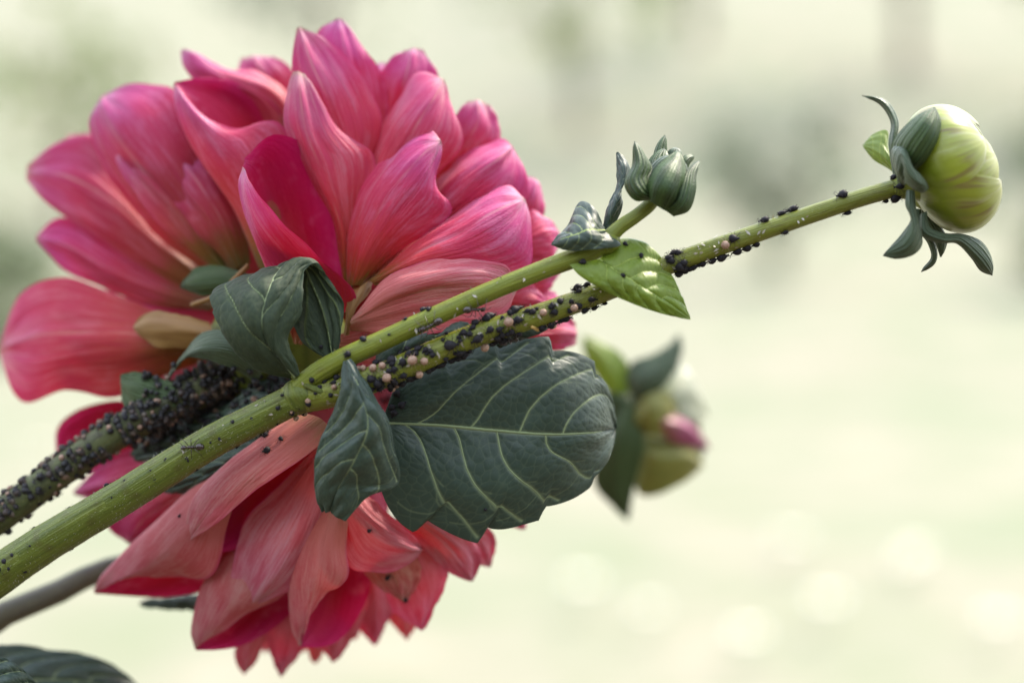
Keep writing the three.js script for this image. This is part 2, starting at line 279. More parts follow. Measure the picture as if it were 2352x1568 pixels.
// ------------------------------------------------------------------ far trees and shrubs
const ball0 = (rx, ry, rz, x, y, z) => { const g = new THREE.SphereGeometry(1, 12, 9); g.scale(rx, ry, rz); g.translate(x, y, z); return g; };
const BARK = new THREE.MeshStandardMaterial({ color: new THREE.Color(0.16, 0.13, 0.1), roughness: 0.95 });
function leafMat(c) { return new THREE.MeshPhysicalMaterial({ color: new THREE.Color(...c), roughness: 0.7, transmission: 0.4, thickness: 0, side: THREE.DoubleSide }); }
const CROWN = { light: leafMat([0.2, 0.25, 0.08]), mid: leafMat([0.13, 0.18, 0.07]), dark: leafMat([0.07, 0.1, 0.055]), grey: leafMat([0.19, 0.22, 0.15]) };
function tree(name, label, category, x, dist, height, rx, leaves, size, mat, seed, { trunk = 0.35, cone = 0 } = {}) {
  const r = rng(seed), b = atGround(x, dist), t = thing(name, label, category, b), geos = [];
  const top = new THREE.Vector3(b.x + (r() - 0.5) * 0.2, b.y + height * 0.9, b.z);
  geos.push(tubeGeo([b.clone().add(new THREE.Vector3(0, -0.05, 0)), b.clone().lerp(top, 0.4).add(new THREE.Vector3((r() - 0.5) * 0.15, 0, 0)), top], [height * 0.03, height * 0.02, height * 0.006], 10, 7));
  for (let k = 0; k < 6; k++) { const s = b.clone().lerp(top, trunk + 0.08 * k), a = r() * 6.28, e = s.clone().add(new THREE.Vector3(Math.cos(a) * rx * 0.7, height * 0.16, Math.sin(a) * rx * 0.7)); geos.push(tubeGeo([s, s.clone().lerp(e, 0.5).add(new THREE.Vector3(0, height * 0.02, 0)), e], [height * 0.01, height * 0.004], 5, 5)); }
  part('trunk', mergeGeometries(geos), BARK, t);
  const clumps = []; const nc = 26;
  for (let k = 0; k < nc; k++) { const h = trunk + (1 - trunk) * r(), w = cone ? (1 - (h - trunk) / (1 - trunk)) * 0.9 + 0.1 : Math.sqrt(Math.max(0.05, 1 - Math.pow((h - (1 + trunk) / 2) / ((1 - trunk) / 2), 2))), a = r() * 6.28, q = Math.sqrt(r()) * w * rx; clumps.push([Math.cos(a) * q, h * height, Math.sin(a) * q, rx * (0.18 + 0.2 * r())]); }
  const pos = [], idx = [], v = new THREE.Vector3(), e1 = new THREE.Vector3(), e2 = new THREE.Vector3();
  for (let k = 0; k < leaves; k++) {
    const c = clumps[Math.floor(r() * nc)]; v.set(r() - 0.5, r() - 0.5, r() - 0.5).normalize().multiplyScalar(c[3] * Math.cbrt(r()));
    e1.set(r() - 0.5, r() - 0.5, r() - 0.5).normalize().multiplyScalar(size * (0.6 + 0.8 * r())); e2.set(r() - 0.5, r() - 0.5, r() - 0.5).cross(e1).normalize().multiplyScalar(e1.length() * 0.5);
    const x0 = b.x + c[0] + v.x, y0 = b.y + c[1] + v.y, z0 = b.z + c[2] + v.z, o = pos.length / 3;
    pos.push(x0 - e1.x, y0 - e1.y, z0 - e1.z, x0 + e2.x, y0 + e2.y, z0 + e2.z, x0 + e1.x, y0 + e1.y, z0 + e1.z, x0 - e2.x, y0 - e2.y, z0 - e2.z); idx.push(o, o + 1, o + 2, o, o + 2, o + 3);
  }
  part('crown', geoFrom(pos, null, idx), mat, t, { kind: 'stuff' });
  return t;
}
tree('garden_tree', 'blurred dark grey green shrub on the slope behind the aphid stem', 'tree', 1790, 14, 1.5, 0.7, 330, 0.09, CROWN.grey, 11, { trunk: 0.15 });
tree('garden_tree', 'blurred dark shrub beside the large round bud', 'tree', 2420, 13, 1.6, 0.6, 500, 0.09, CROWN.mid, 12, { trunk: 0.12 });
tree('garden_tree', 'blurred low green bush beside the left petals', 'tree', -70, 11, 0.8, 0.6, 700, 0.07, CROWN.mid, 13, { trunk: 0.1 });
[[760, 24, 3.6, 1.6, 300, 'grey', 'sparse grey green tree far up the slope behind the flower top'], [1330, 22, 3, 1.4, 240, 'light', 'light green young tree up the slope behind the small bud'], [2080, 24, 4.2, 2.2, 520, 'grey', 'grey green tree up the slope behind the large round bud'], [150, 20, 2.6, 1.2, 260, 'light', 'light green young tree up the slope behind the left petals'], [1600, 27, 4, 1.6, 300, 'mid', 'mid green tree up the slope between the two front buds'], [2500, 22, 4, 1.6, 420, 'mid', 'mid green tree up the slope past the round bud']].forEach(([x, d, h, r, n, m, l], i) => tree('garden_tree', l, 'tree', x, d, h, r, n, 0.13, CROWN[m], 14 + i));
{ // the garden hedge behind the photographer, which keeps the light off the near sides
  const r = rng(909), b = new THREE.Vector3(0, 0, 3.1), t = thing('garden_hedge', 'tall clipped green hedge standing opposite the dahlias', 'hedge', b), pos = [], idx = [], v = new THREE.Vector3(), e1 = new THREE.Vector3(), e2 = new THREE.Vector3();
  for (let k = 0; k < 17000; k++) {
    const x = (r() - 0.5) * 9, y = 0.05 + r() * 1.95, z = 2.7 + r() * 0.8; v.set(x, y, z + 0.12 * fbm(x * 1.5, y * 1.5));
    e1.set(r() - 0.5, r() - 0.5, r() - 0.5).normalize().multiplyScalar(0.07); e2.set(r() - 0.5, r() - 0.5, r() - 0.5).cross(e1).normalize().multiplyScalar(0.04);
    const o = pos.length / 3; pos.push(v.x - e1.x, v.y - e1.y, v.z - e1.z, v.x + e2.x, v.y + e2.y, v.z + e2.z, v.x + e1.x, v.y + e1.y, v.z + e1.z, v.x - e2.x, v.y - e2.y, v.z - e2.z); idx.push(o, o + 1, o + 2, o, o + 2, o + 3);
  }
  part('foliage', geoFrom(pos, null, idx), CROWN.dark, t, { kind: 'stuff' });
  for (let k = 0; k < 9; k++) { const x = -4 + k + (r() - 0.5) * 0.3; part('trunk', tubeGeo([new THREE.Vector3(x, -0.05, 3.1), new THREE.Vector3(x + 0.08, 1.2, 3.12), new THREE.Vector3(x, 1.85, 3.1)], [0.06, 0.04, 0.012], 8, 7), BARK, t); }
}
{ // daisies in the lawn
  const g = []; for (let k = 0; k < 14; k++) { const a = k / 14 * 6.283, q = new THREE.SphereGeometry(1, 8, 6); q.scale(0.011, 0.0015, 0.0042); q.translate(0.014, 0.05, 0); q.rotateZ(0.08); q.rotateY(a); g.push(q); }
  const petals = mergeGeometries(g), eyeG = ball0(0.006, 0.004, 0.006, 0, 0.052, 0), stalk = new THREE.CylinderGeometry(0.0012, 0.0015, 0.056, 6); stalk.translate(0, 0.022, 0);
  const W = new THREE.MeshStandardMaterial({ color: new THREE.Color(0.82, 0.82, 0.8), roughness: 0.7 }), Y = new THREE.MeshStandardMaterial({ color: new THREE.Color(0.7, 0.45, 0.03), roughness: 0.8 }), G = new THREE.MeshStandardMaterial({ color: new THREE.Color(0.1, 0.17, 0.04), roughness: 0.8 });
  const r = rng(51);
  for (const [x, y] of [[2095, 1270], [2085, 1285], [2105, 1262], [1830, 1240], [1815, 1250], [1340, 1350], [1490, 1395], [2290, 1420], [1720, 1460], [1900, 1390], [90, 1050]]) {
    const dir = P(x, y, 0).sub(camera.position).normalize(), t = -(camera.position.y - 0.06) / dir.y, p = camera.position.clone().addScaledVector(dir, t); p.y = groundH(p.x, p.z);
    const o = new THREE.Group(); o.name = numbered('lawn_daisy'); o.userData = { label: 'white daisy in the lawn blurred to a pale disc', category: 'daisy', group: 'daisies in the lawn' }; o.position.copy(p); o.rotation.y = r() * 6; o.scale.setScalar(1.15 + 0.4 * r()); scene.add(o);
    for (const [n, q, m] of [['petals', petals, W], ['disc', eyeG, Y], ['stalk', stalk, G]]) { const e = new THREE.Mesh(q, m); e.name = n; o.add(e); }
  }
}

// ------------------------------------------------------------------ dahlia flower
const FL = P(640, 760, -24);
const flower = thing('dahlia_flower', 'large pink dahlia bloom seen from behind on an aphid covered stem', 'flower', new THREE.Vector3(-0.24, 0, 0.02));
let petalSeed = 0;
function petal(kind, cols, { flip = false, tint = [1, 1, 1], nu = 44, nv = 28, thick = 0.0004, wave = 1, parent = flower, name = 'petal', mat } = {}) {
  const s = ++petalSeed * 3.7, c = orient(cols, flip), rows = loftGrid(c, nu, nv), nn = gridNormals(rows), base = rows[0][nv >> 1].clone();
  if (c.length === 3) rows.forEach((row) => { const a = row[0].clone(), b = row[nv].clone(); row.forEach((p, j) => { const q = a.clone().lerp(b, j / nv), d = p.clone().sub(q), k = d.dot(toEye); p.addScaledVector(toEye, -k * 0.45); }); });
  const out = rows.map((row, i) => row.map((p, j) => {
    const u = i / nu, v = j / nv * 2 - 1, fan = v * (1 + 0.5 * (1 - u));
    const k = (0.0007 * N(fan * 3.2 + s, u * 1.3, s) + 0.00026 * N(fan * 11 + s, u * 1.5, s) - 0.0004 * Math.exp(-Math.pow(v / 0.05, 2)) * smooth(0.1, 0.4, u) + 0.0009 * fbm(v * 1.3 + s, u * 2.2, s) * smooth(0.2, 0.6, u) + 0.0011 * Math.exp(-Math.pow(v / 0.16, 2)) * smooth(0.45, 0.85, u) + (0.0012 * N(u * 5 + s, v > 0 ? 4 : 9, s) + 0.0006 * N(u * 12 + s, v > 0 ? 4 : 9, s) + 0.0005) * smooth(0.6, 1, Math.abs(v)) * smooth(0.1, 0.4, u)) * wave * (1 - 0.8 * smooth(0.9, 1, u));
    return p.clone().addScaledVector(nn[i][j], k);
  }));
  const m = mat ?? PET[kind][petalSeed % PET[kind].length];
  const hue = Math.sin(s * 12.9) * 0.5, val = Math.sin(s * 7.3) * 0.5; tint = [tint[0] * (1 + 0.05 * val), tint[1] * (1 + 0.22 * hue), tint[2] * (1 + 0.2 * val - 0.08 * hue)];
  return part(name, bladeGeo(out, thick, { tint }), m, parent);
}
// the folded petal in the middle and the upper fan
petal('pink', [[[690, 790, -14], [765, 735, -10], [819, 683, -3], [735, 590, 4], [640, 490, 9], [578, 418, 5], [560, 385, -2]], [[685, 790, -8], [715, 690, -10], [685, 620, -4], [610, 530, 3], [570, 450, 3], [559, 384, -2]], [[675, 790, -10], [640, 690, -4], [604, 610, -4], [574, 505, -5], [558, 430, -5], [558, 383, -3]], [[690, 790, -16], [710, 690, -17], [680, 590, -19], [630, 480, -20], [590, 390, -15], [560, 372, -5]], [[700, 790, -18], [780, 700, -15], [788, 600, -14], [774, 480, -15], [735, 360, -15], [640, 312, -11], [562, 362, -5]]], { nv: 40 });
petal('pink', [[[785, 650, -17], [750, 500, -19], [690, 370, -17], [645, 285, -16], [655, 220, -17], [672, 164, -19]], [[795, 650, -12], [780, 520, -9], [738, 400, -8], [698, 290, -10], [688, 220, -13], [686, 164, -19]], [[806, 640, -16], [825, 510, -16], [860, 362, -17], [785, 300, -17], [727, 212, -17], [698, 170, -19]]]);
petal('pink', [[[798, 655, -11], [797, 560, -15], [818, 450, -18], [870, 380, -19], [962, 292, -20], [1014, 324, -12]], [[802, 655, -8], [812, 560, -7], [850, 460, -6], [905, 388, -7], [960, 340, -9], [1014, 324, -12]], [[815, 655, -5], [860, 560, -2], [925, 465, -2], [975, 395, -5], [1014, 324, -12]], [[835, 650, -7], [920, 575, -7], [1038, 484, -11], [1004, 430, -10], [1004, 370, -10], [1014, 324, -12]]], { nv: 34 });
petal('pink', [[[845, 645, -10], [920, 570, -13], [1040, 490, -15], [1105, 452, -17], [1160, 420, -19], [1206, 457, -14]], [[850, 645, -6], [950, 565, -5], [1060, 503, -5], [1135, 463, -8], [1206, 457, -14]], [[855, 648, -4], [960, 600, 0], [1080, 560, 0], [1160, 510, -5], [1206, 457, -14]], [[860, 655, -4], [960, 645, -2], [1110, 645, -3], [1215, 612, -8], [1221, 540, -10], [1206, 457, -14]]], { nv: 34 });
petal('salmon', [[[810, 725, -2], [880, 645, -1], [980, 605, 0], [1120, 603, -2], [1163, 610, -4], [1186, 655, -7]], [[806, 738, 2], [890, 672, 3], [1000, 640, 5], [1100, 630, 2], [1186, 660, -7]], [[805, 745, 3], [900, 715, 1], [1000, 690, 2], [1100, 680, 0], [1186, 664, -7]], [[805, 760, 0], [900, 770, 0], [1030, 760, 0], [1150, 735, -3], [1186, 670, -7]]]);
petal('salmon', [[[780, 770, -8], [850, 745, -6], [950, 740, -6], [1050, 760, -8]], [[775, 790, -6], [850, 790, -2], [950, 790, -3], [1050, 770, -8]], [[775, 810, -8], [850, 840, -6], [960, 840, -7], [1050, 780, -8]]]);
petal('pink', [[[800, 560, -23], [740, 380, -25], [690, 250, -25], [673, 150, -25], [681, 66, -27]], [[810, 560, -19], [800, 400, -17], [760, 250, -17], [712, 140, -21], [688, 62, -27]], [[822, 540, -25], [852, 380, -25], [874, 270, -25], [822, 165, -25], [742, 90, -27], [697, 66, -27]]]);
petal('pink', [[[800, 400, -35], [745, 200, -35], [726, 88, -35], [773, 43, -37]], [[820, 400, -31], [812, 220, -29], [790, 110, -31], [779, 42, -37]], [[860, 400, -35], [886, 220, -35], [842, 120, -35], [787, 45, -37]]], { tint: [1, 1.05, 1.1] });
petal('pink', [[[810, 570, -22], [840, 400, -27], [880, 290, -29], [925, 215, -29], [958, 170, -31], [1020, 182, -26]], [[815, 570, -18], [862, 400, -18], [922, 290, -16], [985, 212, -20], [1020, 182, -26]], [[830, 570, -16], [900, 430, -15], [972, 330, -14], [1008, 250, -18], [1020, 182, -26]], [[850, 570, -18], [950, 450, -20], [1064, 324, -23], [1048, 260, -22], [1032, 220, -24], [1020, 182, -26]]], { nv: 34 });
petal('pink', [[[840, 400, -39], [855, 250, -39], [882, 165, -37], [928, 117, -39]], [[870, 400, -35], [902, 260, -32], [932, 170, -32], [950, 111, -39]], [[930, 400, -39], [990, 260, -39], [1004, 180, -38], [972, 114, -39]]], { tint: [1.02, 1.1, 1.12] });
petal('pink', [[[830, 400, -47], [825, 240, -47], [845, 160, -47], [870, 145, -48]], [[850, 400, -44], [855, 250, -43], [868, 190, -44], [878, 143, -48]], [[890, 400, -47], [905, 250, -47], [908, 180, -47], [886, 146, -48]]], { tint: [1.02, 1.1, 1.12] });
petal('pink', [[[960, 480, -31], [1018, 345, -33], [1048, 265, -33], [1074, 233, -35]], [[980, 480, -27], [1052, 350, -25], [1094, 285, -27], [1098, 230, -35]], [[1030, 500, -31], [1135, 390, -33], [1154, 310, -33], [1128, 243, -35]]], { tint: [1.02, 1.08, 1.1] });
petal('pink', [[[900, 575, -20], [955, 485, -25], [1016, 405, -27], [1085, 348, -29], [1150, 322, -31], [1178, 335, -26]], [[905, 575, -16], [980, 482, -16], [1060, 402, -16], [1125, 360, -18], [1178, 335, -26]], [[915, 580, -14], [1000, 515, -14], [1092, 440, -14], [1155, 385, -18], [1178, 335, -26]], [[925, 585, -16], [1040, 550, -18], [1150, 510, -20], [1208, 450, -22], [1198, 385, -24], [1178, 335, -26]]], { nv: 34 });
// right-hand edge: the front rows peeping past
petal('pink', [[[1100, 560, -32], [1170, 470, -34], [1200, 410, -36], [1226, 408, -38]], [[1110, 570, -28], [1190, 500, -27], [1225, 450, -30], [1232, 412, -38]], [[1130, 590, -30], [1210, 550, -32], [1244, 490, -34], [1238, 420, -38]]], { tint: [1.02, 1.1, 1.1] });
petal('pink', [[[1120, 590, -24], [1190, 520, -26], [1226, 482, -28], [1278, 520, -32]], [[1130, 600, -18], [1200, 560, -18], [1250, 540, -22], [1283, 535, -32]], [[1140, 610, -20], [1200, 612, -22], [1262, 598, -26], [1283, 550, -32]]]);
petal('pink', [[[1130, 640, -28], [1190, 600, -30], [1245, 585, -32], [1285, 612, -36]], [[1130, 655, -22], [1200, 635, -22], [1250, 625, -26], [1287, 618, -36]], [[1130, 670, -24], [1200, 672, -26], [1250, 665, -30], [1286, 626, -36]]]);
petal('pink', [[[1120, 680, -20], [1170, 660, -20], [1215, 655, -22], [1262, 700, -26]], [[1120, 700, -15], [1180, 690, -14], [1225, 690, -18], [1264, 708, -26]], [[1120, 730, -18], [1180, 735, -20], [1230, 740, -22], [1262, 715, -26]]], { tint: [1.02, 1.12, 1.05] });
petal('pink', [[[1150, 720, -30], [1210, 690, -32], [1250, 668, -34], [1290, 690, -38]], [[1150, 740, -26], [1220, 720, -26], [1265, 710, -30], [1295, 700, -38]], [[1150, 760, -28], [1230, 760, -30], [1280, 745, -34], [1296, 712, -38]]], { tint: [1.02, 1.1, 1.1] });
petal('pink', [[[1140, 760, -24], [1210, 735, -28], [1275, 715, -32], [1322, 740, -36]], [[1140, 775, -20], [1220, 765, -22], [1285, 760, -26], [1326, 765, -36]], [[1140, 800, -22], [1220, 805, -26], [1290, 800, -32], [1324, 790, -36]]], { tint: [1.02, 1.1, 1.06] });
// left side, falling away from the lens
petal('rose', [[[700, 610, -24], [690, 430, -25], [640, 284, -25], [540, 293, -23], [472, 264, -25], [399, 191, -32]], [[650, 615, -20], [600, 480, -18], [540, 380, -18], [480, 312, -21], [432, 250, -25], [399, 192, -32]], [[595, 615, -26], [540, 485, -27], [470, 375, -29], [430, 292, -31], [410, 232, -31], [399, 193, -32]], [[650, 560, -44], [600, 400, -46], [540, 265, -44], [470, 218, -39], [400, 190, -33]], [[720, 500, -42], [676, 330, -44], [628, 240, -42], [555, 193, -42], [470, 178, -38], [402, 188, -33]]], { nv: 40 });
petal('rose', [[[640, 400, -48], [560, 270, -48], [470, 200, -48], [428, 160, -48], [414, 118, -50]], [[660, 400, -45], [600, 240, -43], [520, 190, -43], [450, 152, -45], [420, 113, -50]], [[680, 380, -45], [652, 228, -45], [575, 182, -45], [510, 166, -46], [450, 128, -48], [424, 113, -50]], [[690, 380, -54], [660, 215, -54], [580, 165, -53], [512, 155, -52], [455, 125, -50], [426, 113, -50]]], { nv: 34 });
petal('pink', [[[640, 300, -58], [580, 200, -58], [548, 160, -58], [552, 134, -60]], [[660, 300, -55], [630, 200, -54], [600, 160, -55], [580, 128, -60]], [[720, 300, -58], [690, 190, -58], [660, 150, -58], [610, 130, -60]]], { tint: [1, 1.15, 1.15] });
petal('rose', [[[520, 650, -46], [400, 570, -48], [290, 450, -50], [220, 335, -52], [208, 270, -54], [230, 224, -56]], [[525, 640, -40], [410, 540, -39], [305, 420, -42], [240, 320, -47], [222, 260, -52], [233, 221, -56]], [[545, 625, -38], [455, 480, -33], [365, 360, -34], [292, 270, -41], [236, 219, -56]], [[575, 605, -40], [535, 460, -40], [475, 320, -42], [405, 213, -47], [305, 196, -53], [242, 216, -56]]], { nv: 34, tint: [0.95, 0.95, 1] });
petal('rose', [[[500, 630, -37], [400, 540, -37], [310, 435, -40], [268, 372, -43], [276, 343, -46]], [[512, 612, -34], [425, 490, -31], [345, 392, -34], [305, 334, -46]], [[530, 600, -37], [470, 480, -37], [410, 380, -40], [350, 328, -46]]], { tint: [1.08, 1.3, 1.05] });
petal('rose', [[[530, 620, -33], [460, 535, -32], [400, 455, -35], [378, 395, -37], [394, 364, -40]], [[550, 610, -28], [502, 500, -24], [452, 420, -27], [402, 360, -40]], [[575, 600, -30], [562, 500, -31], [532, 420, -34], [472, 368, -38], [412, 358, -40]]], { tint: [1.0, 1.05, 0.95] });
petal('rose', [[[520, 670, -50], [400, 565, -56], [300, 430, -60], [210, 316, -62], [130, 330, -64], [62, 380, -64]], [[500, 668, -43], [385, 580, -43], [255, 465, -48], [150, 405, -56], [60, 395, -64]], [[480, 680, -48], [350, 628, -50], [200, 530, -54], [110, 466, -60], [60, 412, -64]]]);
petal('rose', [[[520, 640, -58], [400, 560, -62], [280, 430, -66], [180, 330, -68], [150, 310, -70]], [[530, 640, -56], [440, 520, -56], [330, 390, -60], [200, 305, -70]], [[560, 620, -60], [500, 500, -62], [400, 350, -66], [260, 290, -70]]]);
petal('rose', [[[500, 695, -45], [380, 640, -51], [250, 560, -55], [140, 503, -61], [84, 540, -64]], [[490, 705, -41], [370, 668, -42], [250, 618, -46], [150, 562, -55], [83, 547, -64]], [[480, 715, -43], [370, 704, -47], [260, 668, -51], [160, 623, -57], [83, 553, -64]]], { tint: [1.0, 0.85, 0.9] });
petal('rose', [[[515, 775, -35], [400, 730, -43], [260, 674, -49], [140, 637, -55], [45, 680, -61], [-2, 795, -64]], [[508, 785, -32], [390, 760, -35], [250, 735, -41], [110, 735, -51], [-3, 800, -64]], [[500, 795, -29], [380, 792, -31], [240, 795, -38], [100, 805, -50], [-3, 805, -64]], [[490, 820, -33], [380, 860, -39], [265, 908, -45], [150, 893, -51], [55, 922, -57], [-2, 812, -64]]], { nv: 34, tint: [1.05, 1.1, 1] });
petal('rose', [[[480, 940, -52], [300, 925, -54], [190, 938, -57], [130, 985, -60], [128, 1048, -62]], [[470, 970, -56], [320, 980, -60], [210, 1000, -62], [130, 1052, -62]], [[460, 1020, -54], [330, 1060, -58], [230, 1080, -60], [150, 1085, -61], [132, 1056, -62]]], { flip: true });
petal('rose', [[[520, 1000, -46], [380, 1020, -50], [250, 1060, -54], [168, 1128, -58]], [[510, 1020, -42], [380, 1060, -44], [260, 1100, -50], [168, 1132, -58]], [[510, 1060, -46], [390, 1120, -50], [270, 1150, -54], [170, 1136, -58]]], { tint: [0.95, 0.9, 0.9] });
petal('rose', [[[520, 1060, -36], [400, 1090, -42], [290, 1140, -46], [244, 1200, -48], [292, 1247, -50]], [[510, 1090, -32], [410, 1140, -34], [330, 1190, -40], [293, 1248, -50]], [[510, 1120, -36], [440, 1190, -40], [360, 1240, -46], [296, 1250, -50]]], { tint: [0.95, 0.9, 0.95] });
// below the stem
petal('salmon', [[[552, 1115, -10], [522, 1205, -12], [488, 1318, -18], [385, 1322, -26], [295, 1318, -32], [216, 1359, -39]], [[548, 1085, -10], [465, 1175, -10], [375, 1262, -16], [285, 1325, -29], [216, 1358, -39]], [[540, 1060, -18], [430, 1130, -22], [320, 1235, -29], [250, 1316, -36], [215, 1357, -39]], [[560, 1090, -30], [490, 1200, -33], [400, 1300, -37], [300, 1345, -40], [216, 1360, -40]], [[575, 1130, -28], [545, 1240, -32], [495, 1340, -35], [405, 1370, -39], [312, 1371, -41], [217, 1363, -40]]], { nv: 40 });
petal('salmon', [[[765, 995, 2], [690, 1056, 6], [592, 1121, 4], [502, 1197, -3], [431, 1244, -13]], [[735, 960, 1], [650, 1018, 5], [550, 1093, 4], [480, 1166, -3], [431, 1242, -13]], [[690, 950, -6], [600, 1004, -8], [498, 1086, -10], [446, 1160, -12], [429, 1240, -14]], [[740, 985, -16], [650, 1060, -17], [560, 1150, -18], [480, 1225, -18], [430, 1246, -14]], [[800, 1025, -14], [712, 1100, -14], [625, 1178, -15], [535, 1262, -17], [470, 1262, -16], [431, 1250, -14]]], { nv: 40 });
petal('salmon', [[[740, 1010, -12], [650, 1110, -14], [560, 1205, -15], [534, 1300, -17], [529, 1372, -21], [566, 1391, -21]], [[760, 1010, -7], [710, 1130, -2], [660, 1235, -2], [612, 1322, -8], [570, 1391, -21]], [[790, 1030, -12], [802, 1140, -13], [758, 1262, -15], [682, 1338, -17], [612, 1372, -19], [574, 1391, -21]]], { tint: [1.04, 1.25, 1.25] });
petal('salmon', [[[650, 1180, -17], [662, 1295, -18], [656, 1362, -20], [560, 1413, -23], [448, 1488, -29]], [[622, 1160, -17], [574, 1282, -16], [524, 1372, -18], [484, 1432, -23], [448, 1487, -29]], [[600, 1150, -24], [518, 1262, -25], [470, 1340, -26], [451, 1420, -28], [447, 1487, -30]], [[640, 1180, -34], [600, 1300, -35], [570, 1390, -35], [510, 1450, -33], [448, 1490, -30]], [[680, 1200, -32], [690, 1315, -34], [674, 1398, -35], [575, 1474, -33], [500, 1492, -31], [449, 1493, -30]]], { nv: 40, tint: [0.98, 1, 1.1] });
petal('salmon', [[[802, 1160, -6], [796, 1260, -6], [798, 1322, -8], [728, 1376, -14], [692, 1440, -20], [689, 1482, -25]], [[770, 1150, -6], [732, 1250, -4], [712, 1332, -7], [700, 1412, -14], [688, 1482, -25]], [[740, 1150, -16], [690, 1240, -18], [666, 1312, -19], [674, 1400, -22], [687, 1482, -26]], [[790, 1180, -28], [760, 1290, -31], [740, 1380, -31], [710, 1440, -29], [689, 1484, -26]], [[840, 1190, -24], [856, 1295, -28], [828, 1405, -30], [768, 1476, -29], [690, 1486, -26]]], { nv: 40 });
petal('salmon', [[[770, 1080, -8], [840, 1140, -8], [905, 1198, -10], [948, 1237, -14], [969, 1261, -18]], [[760, 1090, -2], [820, 1180, 0], [872, 1232, -4], [930, 1256, -10], [969, 1262, -18]], [[755, 1110, -6], [785, 1230, -10], [808, 1302, -12], [880, 1312, -14], [942, 1291, -16], [969, 1263, -18]]], { tint: [1.02, 1.05, 0.95] });
petal('salmon', [[[800, 1250, -20], [835, 1310, -22], [875, 1350, -24], [926, 1382, -28]], [[850, 1240, -16], [885, 1300, -16], [912, 1340, -20], [926, 1382, -28]], [[920, 1240, -18], [965, 1290, -20], [962, 1335, -24], [927, 1382, -28]]], { tint: [1, 1.05, 1.1] });
petal('salmon', [[[860, 1250, -26], [880, 1340, -28], [910, 1405, -32], [966, 1448, -36]], [[920, 1250, -20], [950, 1330, -22], [968, 1390, -28], [968, 1448, -36]], [[980, 1230, -24], [1026, 1290, -26], [1012, 1370, -30], [970, 1448, -36]]], { tint: [1, 1, 1.25] });
petal('salmon', [[[900, 1200, -20], [980, 1260, -22], [1030, 1310, -26], [1084, 1334, -32]], [[930, 1180, -16], [1010, 1235, -16], [1060, 1290, -22], [1086, 1334, -32]], [[960, 1170, -18], [1050, 1210, -20], [1100, 1260, -26], [1087, 1332, -32]]], { tint: [1, 1.05, 1.2] });
petal('salmon', [[[960, 1180, -28], [1040, 1240, -30], [1090, 1285, -34], [1124, 1302, -40]], [[980, 1170, -24], [1060, 1215, -25], [1105, 1255, -30], [1126, 1302, -40]], [[1000, 1160, -26], [1085, 1190, -28], [1132, 1230, -34], [1127, 1300, -40]]], { tint: [1, 1.05, 1.3] });
petal('salmon', [[[1050, 1120, -34], [1110, 1160, -36], [1150, 1195, -38], [1205, 1215, -44]], [[1060, 1110, -30], [1130, 1145, -31], [1170, 1175, -34], [1208, 1213, -44]], [[1070, 1100, -32], [1150, 1120, -34], [1195, 1160, -38], [1208, 1211, -44]]], { tint: [1, 1.05, 1.3] });
for (const [x, y, w, bx, by, zf, k] of [[560, 1549, 44, 610, 1320, -30, 1], [644, 1554, 56, 680, 1320, -27, 1], [723, 1524, 30, 740, 1360, -40, 0.9], [763, 1521, 62, 790, 1290, -26, 1], [860, 1482, 46, 850, 1290, -34, 1], [935, 1470, 46, 900, 1290, -38, 1], [606, 1500, 40, 640, 1330, -42, 0.9], [690, 1500, 40, 710, 1330, -44, 0.9], [810, 1470, 40, 810, 1300, -44, 0.9]]) {
  const z = zf - 15, q = (t, s, zz) => [lerp(bx, x, t) + s, lerp(by, y, t), z + zz];
  petal('salmon', [[q(0, -w * 0.6, -2), q(0.35, -w, -4), q(0.7, -w * 0.72, -6), [x - 1, y, z - 9]], [q(0, 0, 3), q(0.35, 0, 5), q(0.7, 0, 1), [x, y, z - 9]], [q(0, w * 0.6, -2), q(0.35, w, -4), q(0.7, w * 0.72, -6), [x + 1, y, z - 9]]], { tint: [0.95, 0.85, k], nu: 30, nv: 18 });
}
// petals of the front of the bloom, mostly hidden behind the back rows
{
  const r = rng(77), C = [690, 740, -58];
  for (let k = 0; k < 46; k++) {
    const a = k * 2.39996 + 0.3, ring = 0.35 + 0.65 * Math.sqrt((k + 0.5) / 46), R = (0.42 + 0.46 * ring) * 1.0, ca = Math.cos(a), sa = Math.sin(a);
    const ex = 540, ey = 610, zc = (t) => -62 - 40 * (1 - ring) * t + 26 * ca * t * R - (1 - t) * 6, w = 70 + 20 * r();
    const q = (t, s) => [C[0] + ca * ex * R * t - sa * w * s, C[1] + sa * ey * R * t + ca * w * s, zc(t) - 8 * s * s];
    if (q(1, 0)[0] < 120) continue;
    petal(sa > 0.35 ? 'salmon' : 'pink', [[q(0.15, -0.4), q(0.5, -1), q(0.8, -0.75), q(1, -0.02)], [q(0.15, 0), q(0.5, 0), q(0.8, 0), q(1.0, 0)], [q(0.15, 0.4), q(0.5, 1), q(0.8, 0.75), q(1, 0.02)]], { nu: 24, nv: 14, tint: [0.95, 0.85, 1] });
  }
}
